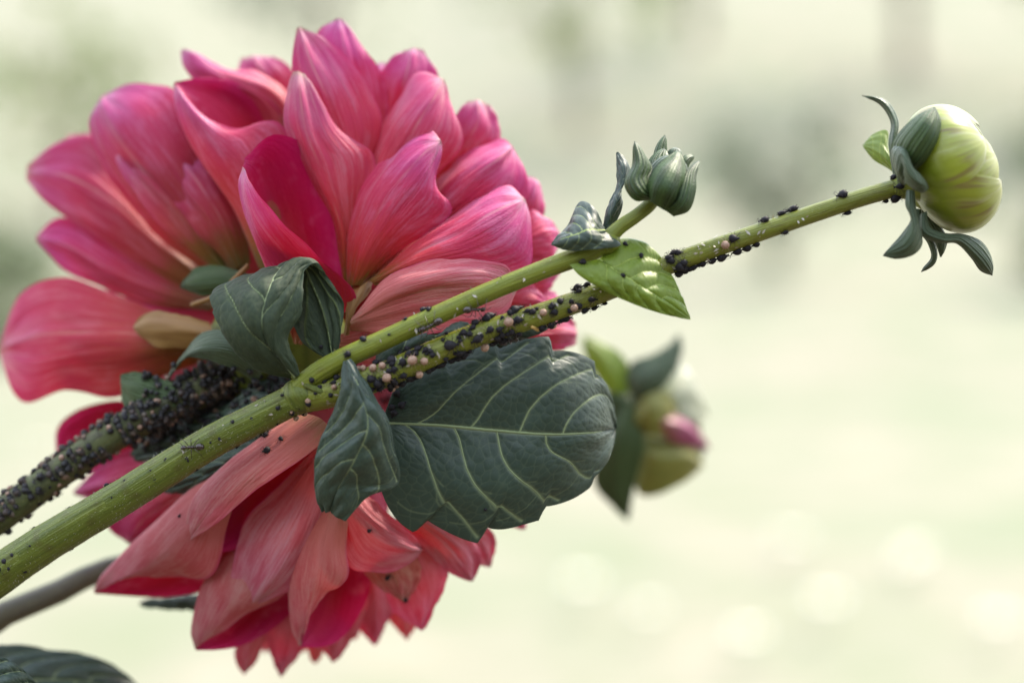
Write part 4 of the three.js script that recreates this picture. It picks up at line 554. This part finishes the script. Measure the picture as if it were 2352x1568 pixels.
// ------------------------------------------------------------------ leafy shoots at the left
{
  const b = new THREE.Vector3(-0.2, 0, 0.02), s = thing('leafy_shoot', 'leafy shoot with broad dark leaves below the brown stalk', 'plant', b);
  part('shoot_stem', tubeGeo([b.clone().add(new THREE.Vector3(0, -0.02, 0)), new THREE.Vector3(-0.195, 0.35, 0.02), P(-120, 1640, -8)], [0.006, 0.005, 0.003], 30, 12, { uvLen: 0.03 }), STEM, s);
  leaf(s, [[[-130, 1640, -20], [-60, 1520, -32], [10, 1476, -44], [110, 1488, -50], [210, 1504, -54], [290, 1545, -58], [350, 1620, -60]], [[-130, 1650, -20], [0, 1570, -34], [110, 1560, -42], [220, 1570, -50], [350, 1625, -60]], [[-130, 1670, -20], [-20, 1700, -30], [110, 1690, -38], [230, 1680, -48], [350, 1632, -60]]], { nu: 70, nv: 50, teeth: 0.05 });
  leaf(s, [[[-140, 1650, 0], [-80, 1520, 4], [0, 1508, 6], [50, 1535, 4], [110, 1600, 0]], [[-140, 1660, 0], [-60, 1600, 6], [20, 1590, 8], [110, 1605, 0]], [[-140, 1680, 0], [-60, 1700, 2], [40, 1680, 4], [110, 1612, 0]]], { nu: 70, nv: 50, mat: LEAF });
  leaf(flower, [[[560, 1330, -52], [480, 1355, -54], [400, 1368, -56], [322, 1382, -60]], [[560, 1360, -50], [480, 1378, -50], [400, 1385, -53], [322, 1386, -60]], [[560, 1400, -52], [480, 1406, -54], [400, 1402, -56], [323, 1390, -60]]], { nu: 40, nv: 24, veins: false, teeth: 0.15 });
  leaf(flower, [[[650, 1000, -14], [540, 1020, -18], [440, 1060, -22], [375, 1120, -26]], [[650, 1010, -12], [550, 1050, -14], [450, 1100, -18], [376, 1124, -26]], [[650, 1030, -14], [560, 1080, -18], [460, 1130, -22], [378, 1130, -26]]], { nu: 40, nv: 24, veins: false });
  leaf(flower, [[[600, 860, -30], [480, 900, -30], [370, 960, -32], [300, 1040, -36]], [[610, 900, -26], [500, 960, -24], [400, 1020, -28], [305, 1050, -36]], [[620, 980, -30], [530, 1040, -28], [420, 1070, -32], [312, 1060, -36]]], { nu: 40, nv: 30, veins: false });
  leaf(flower, [[[650, 830, -22], [580, 880, -20], [500, 950, -22], [440, 1020, -28]], [[670, 880, -16], [600, 930, -14], [520, 980, -16], [445, 1024, -28]], [[690, 960, -18], [620, 1000, -16], [530, 1030, -20], [450, 1030, -28]]], { nu: 40, nv: 30, veins: false });
}

// ------------------------------------------------------------------ aphids, parasitised aphids and ants
const BLACK = new THREE.MeshPhysicalMaterial({ color: new THREE.Color(0.014, 0.012, 0.016), roughness: 0.68, specularIntensity: 0.6 });
const TAN = new THREE.MeshPhysicalMaterial({ map: colorTex(64, 64, (x, y) => mixc([0.26, 0.15, 0.1], [0.42, 0.28, 0.21], clamp(0.5 + N(x * 7, y * 7) + 0.5 * N(x * 20, y * 20)))), roughness: 0.5, specularIntensity: 0.7 });
const ANT = new THREE.MeshPhysicalMaterial({ color: new THREE.Color(0.03, 0.015, 0.012), roughness: 0.25, clearcoat: 0.5, clearcoatRoughness: 0.2 });
const ball = (rx, ry, rz, x, y, z, w = 12, h = 9) => { const g = new THREE.SphereGeometry(1, w, h); g.scale(rx, ry, rz); g.translate(x, y, z); return g; };
const limb = (pts, r0, r1) => tubeGeo(pts.map((p) => new THREE.Vector3(...p)), [r0, r0, r1], 6, 4, { cap: false });
function aphidGeo(seed, wide) { // x forward, y up from the surface, one unit long
  const r = rng(seed), g = [];
  const body = new THREE.SphereGeometry(1, 16, 12), p = body.attributes.position;
  for (let i = 0; i < p.count; i++) { let x = p.getX(i), y = p.getY(i), z = p.getZ(i); const w = wide * (0.82 - 0.3 * x - 0.25 * x * x * (x > 0 ? 1.2 : 0.2)), seg = 1 + 0.035 * Math.sin(x * 16); p.setXYZ(i, x * 0.5, y * w * 0.42 * seg + 0.2, z * w * 0.5 * seg); }
  body.computeVertexNormals(); g.push(body, ball(0.1, 0.09, 0.12, 0.5, 0.19, 0));
  for (const s of [-1, 1]) {
    g.push(limb([[-0.3, 0.28, s * 0.2], [-0.42, 0.38, s * 0.24], [-0.52, 0.42, s * 0.25]], 0.025, 0.018));
    g.push(limb([[0.55, 0.22, s * 0.06], [0.5 + r() * 0.2, 0.42, s * 0.25], [0.1 + r() * 0.4, 0.5, s * (0.4 + 0.2 * r())]], 0.014, 0.007));
    for (const [x, f] of [[0.32, 0.4], [0.12, 0.02], [-0.05, -0.4]]) { const k = r() * 0.2 - 0.1; g.push(limb([[x, 0.16, s * 0.2], [x + f * 0.5 + k, 0.34, s * 0.52], [x + f + k, 0.0, s * (0.75 + 0.1 * r())]], 0.022, 0.01)); }
  }
  g.push(ball(0.06, 0.04, 0.04, -0.53, 0.2, 0, 6, 5));
  return mergeGeometries(g.map((q) => { q.userData = {}; return q; }));
}
const APHIDS = [aphidGeo(1, 1), aphidGeo(2, 0.85), aphidGeo(3, 1.12), aphidGeo(4, 0.72)];
function mummyGeo(seed) {
  const r = rng(seed), b = new THREE.SphereGeometry(1, 18, 14), p = b.attributes.position, g = [b];
  for (let i = 0; i < p.count; i++) { const x = p.getX(i), y = p.getY(i), z = p.getZ(i), k = 1 + 0.06 * N(x * 2 + seed, y * 2, z * 2); p.setXYZ(i, x * 0.5 * k - 0.02 * y, y * 0.46 * k + 0.4, z * 0.46 * k); }
  b.computeVertexNormals();
  for (const s of [-1, 1]) for (const f of [0.4, 0, -0.35]) g.push(limb([[f * 0.5, 0.25, s * 0.35], [f + 0.1 * r(), 0.25, s * 0.62], [f * 1.3, 0.0, s * (0.72 + 0.1 * r())]], 0.022, 0.01));
  return mergeGeometries(g.map((q) => { q.userData = {}; return q; }));
}
const MUMMIES = [mummyGeo(1), mummyGeo(5)];
function antGeo(seed) {
  const r = rng(seed), g = [ball(0.21, 0.14, 0.15, -0.34, 0.24, 0, 18, 14), ball(0.05, 0.06, 0.045, -0.1, 0.22, 0), ball(0.09, 0.07, 0.065, 0.0, 0.23, 0), ball(0.1, 0.075, 0.07, 0.13, 0.25, 0), ball(0.05, 0.04, 0.04, 0.23, 0.25, 0), ball(0.12, 0.085, 0.1, 0.36, 0.24, 0, 16, 12), ball(0.05, 0.03, 0.06, 0.47, 0.2, 0)];
  for (const s of [-1, 1]) {
    g.push(limb([[0.42, 0.28, s * 0.05], [0.5, 0.42, s * 0.15], [0.66, 0.34, s * 0.24]], 0.014, 0.009));
    for (const [x, f] of [[0.15, 0.35], [0.04, 0.0], [-0.05, -0.38]]) g.push(limb([[x, 0.2, s * 0.05], [x + f * 0.5, 0.42, s * 0.26], [x + f * (0.9 + 0.2 * r()), 0.0, s * (0.44 + 0.06 * r())]], 0.018, 0.008));
  }
  return mergeGeometries(g.map((q) => { q.userData = {}; return q; }));
}
const ANTS = [antGeo(1), antGeo(2)];
const ray = new THREE.Raycaster(), eye = camera.position.clone();
const plantMeshes = []; for (const t of [branch, flower]) t.traverse((o) => { if (o.isMesh && o.userData.kind !== 'stuff' && o.name !== 'vein') { o.geometry.computeBoundingSphere(); plantMeshes.push(o); } });
function hitAt(x, y, only) {
  ray.set(eye, P(x, y, 0).sub(eye).normalize()); ray.far = 0.62;
  const h = ray.intersectObjects(only ?? plantMeshes, false)[0]; if (!h) return null;
  const n = h.face.normal.clone(); if (n.dot(ray.ray.direction) > 0) n.negate();
  return { p: h.point, n, name: h.object.name };
}
const stems = { main: mainRings.userData.rings, up: upGeo.userData.rings, low: lowGeo.userData.rings, back: fstem.userData.rings };
for (const k in stems) stems[k] = stems[k].map((q) => { const v = q.p.clone().project(camera); return { ...q, x: (v.x + 1) / 2 * 2352, y: (1 - v.y) / 2 * 1568 }; });
const seenFrom = (k) => stems[k].findIndex((q) => q.x > -10 && q.y < 1575) / (stems[k].length - 1), FB = seenFrom('back'), FM = seenFrom('main');
function onStem(x, y, names) { // nearest point of a stem's surface to that direction
  let best = null, bd = 1e9; for (const k of names) for (const q of stems[k]) { const d = Math.hypot(q.x - x, q.y - y); if (d < bd) { bd = d; best = q; } }
  const target = P(x, y, (D - eye.distanceTo(best.p)) * 1000), off = target.sub(best.p); off.addScaledVector(best.t, -off.dot(best.t)).addScaledVector(toEye, -off.dot(toEye));
  const s = Math.min(1, off.length() / best.r), n = off.normalize().multiplyScalar(s).addScaledVector(toEye, Math.sqrt(1 - s * s)).normalize();
  return { p: best.p.clone().addScaledVector(n, best.r), n, t: best.t };
}
const br = rng(404);
const L_BRANCH = 'branch', T_BRANCH = 'branch', L_BACK = ['black aphid in the crust along the old stem under the flower', 'black aphids crusting the flower stem'], T_BACK = ['tan aphid mummy among the crust on the old flower stem', 'tan aphid mummies on the flower stem'];
function branchLabel(kind, x, n, names) {
  const what = kind === 'mummy' ? 'round tan aphid mummy' : 'small black aphid', side = n.y > 0.55 ? 'on top of' : n.y < -0.45 ? 'hanging under' : 'on the face of';
  const where = names[0] === 'main' ? 'the thick main stem' : names[0] === 'up' ? 'the upper stem towards the small bud' : x > 1560 ? 'the bare stem nearing the round bud' : x > 1200 ? 'the stem beside the light pointed leaf' : x > 900 ? 'the stem along the broad leaf' : 'the stem by the fork';
  return [`${what} ${side} ${where}`, `${kind === 'mummy' ? 'tan mummies' : 'black aphids'} ${side} ${where}`];
}
let nBugs = 0;
function bug(kind, h, size, dir, lab) {
  if (!h) return; nBugs++;
  const geo = kind === 'aphid' ? APHIDS[Math.floor(br() * 4)] : kind === 'mummy' ? MUMMIES[Math.floor(br() * 2)] : ANTS[Math.floor(br() * 2)];
  const m = new THREE.Mesh(geo, kind === 'aphid' ? BLACK : kind === 'mummy' ? TAN : ANT);
  const f = (dir ?? new THREE.Vector3(br() - 0.5, br() - 0.5, br() - 0.5)).clone(); f.addScaledVector(h.n, -f.dot(h.n)).normalize();
  const side = new THREE.Vector3().crossVectors(f, h.n);
  m.quaternion.setFromRotationMatrix(new THREE.Matrix4().makeBasis(f, h.n, side));
  m.position.copy(h.p).addScaledVector(h.n, -0.03 * size * PX); m.scale.setScalar(size * PX * (kind === 'mummy' ? 0.88 : kind === 'aphid' ? 0.92 : 1));
  m.name = numbered(kind === 'aphid' ? 'black_aphid' : kind === 'mummy' ? 'aphid_mummy' : 'garden_ant');
  m.userData = { label: lab[0], category: kind === 'ant' ? 'ant' : 'aphid' }; if (lab[1]) m.userData.group = lab[1];
  m.castShadow = m.receiveShadow = true; scene.add(m);
}
const stemDir = (k = 1) => new THREE.Vector3(0.9 * k, 0.4 * k, (br() - 0.5) * 0.5).add(new THREE.Vector3((br() - 0.5) * 0.7, (br() - 0.5) * 0.9, 0));
function fromList(list, ox, oy, k, names, kind, lab) {
  for (const [cx, cy, s = 21] of list) { const x = ox + cx * k, y = oy + cy * k; const h = onStem(x, y, names); bug(kind, h, s, stemDir(br() < 0.6 ? 1 : -1), branchLabel(kind, x, h.n, names)); }
}
// along the two young stems
fromList([[1060, 700, 34], [1345, 630, 27], [1470, 540, 22], [1540, 625, 17], [1195, 640, 13], [1180, 760, 25], [885, 795, 15], [845, 775, 10], [1025, 830, 14], [825, 975, 19], [720, 745, 24], [650, 780, 22], [470, 855, 26], [510, 940, 15], [590, 1000], [500, 1075, 17], [300, 885], [1215, 830, 26], [1270, 820, 22], [1150, 860, 24], [1090, 890, 22], [1640, 620, 26], [1670, 570, 20], [1770, 570, 22], [1770, 435, 22], [1650, 740, 24], [1580, 770, 24], [2030, 560, 24], [2150, 525, 27], [2300, 430, 22], [2250, 450, 22], [2110, 300, 18], [1770, 330, 26], [1700, 365, 20], [1860, 345, 18], [1940, 345, 18], [2160, 360, 14], [1470, 410, 26], [1440, 430, 24], [1330, 470, 24], [1320, 510, 20], [1215, 565, 20], [980, 940, 20], [1030, 920, 20], [250, 1050, 22], [300, 1100, 24], [350, 1130, 22], [230, 1040, 20], [650, 1080, 22], [735, 1110, 22], [240, 1150, 22], [500, 1190, 22], [560, 1160, 22], [420, 970, 18], [560, 880, 20], [620, 1040, 20], [900, 920, 20], [1400, 600, 16], [1600, 520, 20]], 800, 640, 0.22, ['low'], 'aphid', L_BRANCH);
fromList([[1060, 1010, 21], [1120, 1000, 21], [1040, 1040, 22], [1130, 1080, 24], [1100, 1110, 24], [1140, 1170, 26], [1180, 1140, 22], [1210, 1195, 26], [1240, 1130, 24], [1300, 1130, 20], [330, 1270, 25], [420, 1250, 22], [460, 1350, 22], [420, 1420, 22], [480, 1420, 20], [560, 1385, 16], [280, 1500, 22], [230, 1520, 22], [160, 1450, 20], [130, 1410, 16], [1060, 1060, 20], [1150, 1110, 20], [370, 1290, 18]], 1223, 282, 0.3, ['low'], 'aphid', L_BRANCH);
fromList([[1800, 195, 27], [1855, 360, 22], [1250, 530, 18], [1325, 325, 30], [1195, 355, 25], [1025, 445, 25], [760, 600, 24], [970, 700, 20], [885, 745, 25], [795, 785, 25], [670, 835, 29], [590, 885, 24], [550, 800, 16], [385, 855, 18], [460, 895, 20], [2280, 15, 22], [2310, 120, 26], [2290, 210, 28], [2190, 250, 15]], 1505, 404.5, 0.24, ['low'], 'aphid', L_BRANCH);
fromList([[2050, 350, 19], [1670, 460, 25], [2140, 455, 20], [1420, 690, 22], [665, 860, 26], [805, 850, 20], [750, 970, 20], [380, 915, 19], [250, 955, 21], [155, 955, 16], [405, 1025, 24], [440, 1140, 17], [535, 1165, 12], [90, 960, 14], [2370, 290, 20]], 800, 640, 0.22, ['low'], 'mummy', T_BRANCH);
fromList([[640, 670, 22]], 1505, 404.5, 0.24, ['low'], 'mummy', T_BRANCH);
fromList([[185, 635, 14], [420, 590, 8], [800, 300, 18], [590, 430, 12], [0, 800, 16], [770, 520, 18], [140, 640, 16], [830, 330, 14]], 800, 640, 0.22, ['up'], 'aphid', L_BRANCH);
for (let k = 0; k < 30; k++) { const x = lerp(850, 1330, Math.pow(br(), 1.2)), q = stems.low.reduce((a, b) => Math.abs(b.x - x) < Math.abs(a.x - x) ? b : a), o = (br() * 2 - 1) * 30, h = onStem(x, q.y + o, ['low']); bug('aphid', h, 10 + 10 * br(), null, branchLabel('aphid', x, h.n, ['low'])); }
// on the thick main stem
fromList([[2200, 195, 12], [1400, 720, 11], [1420, 730, 9], [750, 885, 15], [990, 935, 8], [700, 1020, 10], [255, 1385, 14], [90, 1480, 12], [110, 1550, 12], [20, 1570, 20], [30, 1530, 16], [1780, 630, 10], [2320, 290, 14], [2340, 350, 16], [2150, 300, 9], [1980, 520, 14], [2250, 330, 12], [2400, 330, 18], [2420, 400, 18], [2450, 290, 18], [2280, 250, 10], [230, 1210, 12], [1940, 380, 8], [1640, 560, 8], [1230, 870, 10], [900, 920, 9], [480, 1430, 12], [2380, 260, 14], [2490, 380, 18], [2520, 330, 16]], 0, 846.7, 0.3, ['main'], 'aphid', L_BRANCH);
for (let k = 0; k < 22; k++) { const x = lerp(20, 690, br()), q = stems.main.reduce((a, b) => Math.abs(b.x - x) < Math.abs(a.x - x) ? b : a), h = onStem(x, q.y + (br() * 2 - 1) * 44, ['main']); bug('aphid', h, 6 + 7 * br(), null, branchLabel('aphid', x, h.n, ['main'])); }
fromList([[2300, 355, 14], [2240, 405, 15], [2215, 340, 8], [2380, 370, 12], [2545, 150, 16]], 0, 846.7, 0.3, ['main'], 'mummy', T_BRANCH);
fromList([[1490, 1350, 15], [1400, 1290, 9]], 423.4, 583.3, 0.228, ['main', 'low'], 'mummy', T_BRANCH);
fromList([[1300, 1270, 16], [1420, 1280, 18], [1550, 1250, 18], [1240, 1500, 16], [1330, 1400, 14], [1650, 1010, 16], [1500, 1300, 16], [1380, 1340, 14], [1590, 1330, 16], [1460, 1420, 14]], 423.4, 583.3, 0.228, ['main', 'low', 'up'], 'aphid', L_BRANCH);
// on leaves, sepals and petals
const L_LEAF = ['lone black aphid sitting on the light green pointed leaf', 'black aphids on the light green leaf'], L_BUD = ['lone black aphid on the sepals of the large round bud', 'black aphids on the large bud'], L_PET = ['dark aphid speck sitting on the coral lower petals', 'dark aphids on the lower petals'];
for (const [x, y, s] of [[1338, 603, 17], [1437, 561, 14], [1430, 631, 17], [1472, 588, 15], [1428, 546, 16]]) bug('aphid', hitAt(x, y), s, null, L_LEAF);
for (const [x, y, s] of [[2127, 470, 25], [2076, 520, 24], [2141, 528, 10]]) bug('aphid', hitAt(x, y), s, null, L_BUD);
for (const [x, y, s] of [[613, 1036, 22], [646, 1009, 18], [412, 1185, 9], [848, 1218, 12], [890, 1325, 18], [932, 1378, 16]]) bug('aphid', hitAt(x, y), s, null, L_PET);
for (const [x, y, s] of [[738, 797, 11], [918, 812, 18], [900, 935, 18], [905, 950, 20], [925, 930, 22], [912, 905, 20], [1115, 1170, 8], [895, 915, 18], [880, 920, 18], [935, 800, 18]]) bug('aphid', hitAt(x, y), s, null, ['black aphid on a dark leaf beside the aphid covered stem', 'black aphids on the dark leaves']);
// crust on the old stem: the largest as individuals, the rest one mass
for (let k = 0; k < 70; k++) { const t = Math.pow(br(), 0.9), i = Math.floor(lerp(FB, 0.99, t) * (stems.back.length - 1)), q = stems.back[i], s = (br() * 2 - 1) * 1.02; bug('aphid', onStem(q.x + s * 30, q.y + s * 38, ['back']), 13 + 8 * br(), br() < 0.5 ? stemDir() : null, L_BACK); }
for (let k = 0; k < 26; k++) { const i = Math.floor(lerp(FB, 0.96, br()) * (stems.back.length - 1)), q = stems.back[i], s = (br() * 2 - 1) * 0.8; bug('mummy', onStem(q.x + s * 30, q.y + s * 38, ['back']), 11 + 7 * br(), null, T_BACK); }
for (let k = 0; k < 45; k++) { const x = lerp(390, 640, br()), y = lerp(860, 1010, br()); const h = hitAt(x, y); if (h && h.name !== 'main_stem') bug('aphid', h, 15 + 9 * br(), null, ['black aphid in the dark crowd under the flower base', 'black aphids under the flower base']); }
{
  const spots = [];
  for (let k = 0; k < 1000; k++) { const i = Math.floor(lerp(FB, 0.995, br()) * (stems.back.length - 1)), q = stems.back[i], s = (br() * 2 - 1) * 1.05; if (N(q.x * 0.022, s * 1.6, 3) + 0.35 * N(q.x * 0.06, s * 4, 8) < -0.06 + 0.12 * br()) continue; spots.push([onStem(q.x + s * 30 + (br() - 0.5) * 12, q.y + s * 38 + (br() - 0.5) * 12, ['back']), 9 + 12 * br()]); }
  for (let k = 0; k < 340; k++) { const x = lerp(330, 660, br()), y = lerp(840, 1040, br()), h = hitAt(x, y); if (h && !['main_stem', 'petal', 'leaf_stalk'].includes(h.name) && h.p.z < P(0, 0, 2).z + 0.002) spots.push([h, 9 + 10 * br(), 1]); }
  const im = new THREE.InstancedMesh(APHIDS[0], new THREE.MeshPhysicalMaterial({ color: 0xffffff, roughness: 0.6 }), spots.length), M = new THREE.Matrix4(), c = new THREE.Color();
  spots.forEach(([h, s, dark], i) => {
    const f = new THREE.Vector3(br() - 0.5, br() - 0.5, br() - 0.5); f.addScaledVector(h.n, -f.dot(h.n)).normalize(); const side = new THREE.Vector3().crossVectors(f, h.n), k = s * PX;
    M.makeBasis(f.multiplyScalar(k), h.n.clone().multiplyScalar(k * (0.8 + 0.9 * br())), side.multiplyScalar(k)).setPosition(h.p); im.setMatrixAt(i, M);
    const q = br(); im.setColorAt(i, q < (dark ? 0.85 : 0.5) ? c.setRGB(0.012, 0.011, 0.013) : q < 0.8 ? c.setRGB(0.05, 0.035, 0.03) : q < 0.92 ? c.setRGB(0.11, 0.085, 0.065) : c.setRGB(0.22, 0.14, 0.1));
  });
  im.name = 'aphid_crust'; im.userData = { kind: 'stuff', label: 'dense crust of dark aphids and shed skins on the old flower stem', category: 'aphids' }; scene.add(im);
}
{ // pale shed skins caught on the stems
  const r = rng(88), pos = [], idx = [];
  for (let k = 0; k < 150; k++) {
    const nm = r() < 0.65 ? 'low' : r() < 0.5 ? 'up' : 'main', st = stems[nm], q = st[Math.floor((nm === 'main' ? lerp(FM, 1, r()) : r() * 0.85) * (st.length - 1))], w = r() * 2 - 1, h = onStem(q.x + w * 10, q.y + w * 24, [nm]), e = PX * (3 + 6 * r());
    const a = new THREE.Vector3(r() - 0.5, r() - 0.5, r() - 0.5).normalize(), b = a.clone().cross(h.n).normalize(), p = h.p.clone().addScaledVector(h.n, 0.0002), o = pos.length / 3;
    for (const [x, y, z] of [[-1, 0, 0.2], [0, 0.35, 0.5], [1, 0.1, 0.9], [0.2, -0.4, 0.3]]) { const v = p.clone().addScaledVector(a, x * e).addScaledVector(b, y * e).addScaledVector(h.n, z * e * 0.5); pos.push(v.x, v.y, v.z); }
    idx.push(o, o + 1, o + 2, o, o + 2, o + 3);
  }
  const m = new THREE.Mesh(geoFrom(pos, null, idx), new THREE.MeshPhysicalMaterial({ color: new THREE.Color(0.5, 0.45, 0.38), roughness: 0.4, transmission: 0.3, thickness: 0, side: THREE.DoubleSide }));
  m.name = 'shed_skins'; m.userData = { kind: 'stuff', label: 'tiny pale shed aphid skins scattered along the young stems', category: 'shed skins' }; scene.add(m);
}
{ // a small yellow larva among the aphids
  const h = onStem(1238, 752, ['low']), q = (x, y, o) => { const k = onStem(x, y, ['low']); return k.p.addScaledVector(k.n, o * PX); };
  const m = new THREE.Mesh(tubeGeo([q(1222, 748, 3), q(1229, 755, 5), q(1240, 757, 5), q(1253, 750, 3)], [3.5 * PX, 5 * PX, 5 * PX, 2 * PX], 20, 10, { rough: 0.05 }), new THREE.MeshPhysicalMaterial({ color: new THREE.Color(0.5, 0.33, 0.1), roughness: 0.4 }));
  m.name = 'hoverfly_larva'; m.userData = { label: 'small curved yellow larva lying among aphids on the stem', category: 'larva' }; scene.add(m);
}
// ants
const ant = (x, y, s, names, dir, label) => bug('ant', onStem(x, y, names), s, dir, [label]);
ant(1092, 702, 52, ['up'], new THREE.Vector3(0.9, -0.3, 0), 'dark ant stretching down from under the thin upper stem');
ant(990, 742, 54, ['up'], new THREE.Vector3(-0.9, -0.45, 0), 'glossy brown ant with its head down under the thin stem');
ant(446, 1032, 50, ['main'], new THREE.Vector3(-1, -0.1, 0), 'small dark ant walking on the thick green main stem');
ant(1180, 822, 44, ['low'], new THREE.Vector3(0.9, 0.5, 0.1), 'black ant under the aphid covered stem above the broad leaf');

console.log('bugs', nBugs);
scene.traverse((o) => { if (o.isMesh) { o.castShadow = true; o.receiveShadow = true; } });
renderer.render(scene, camera);
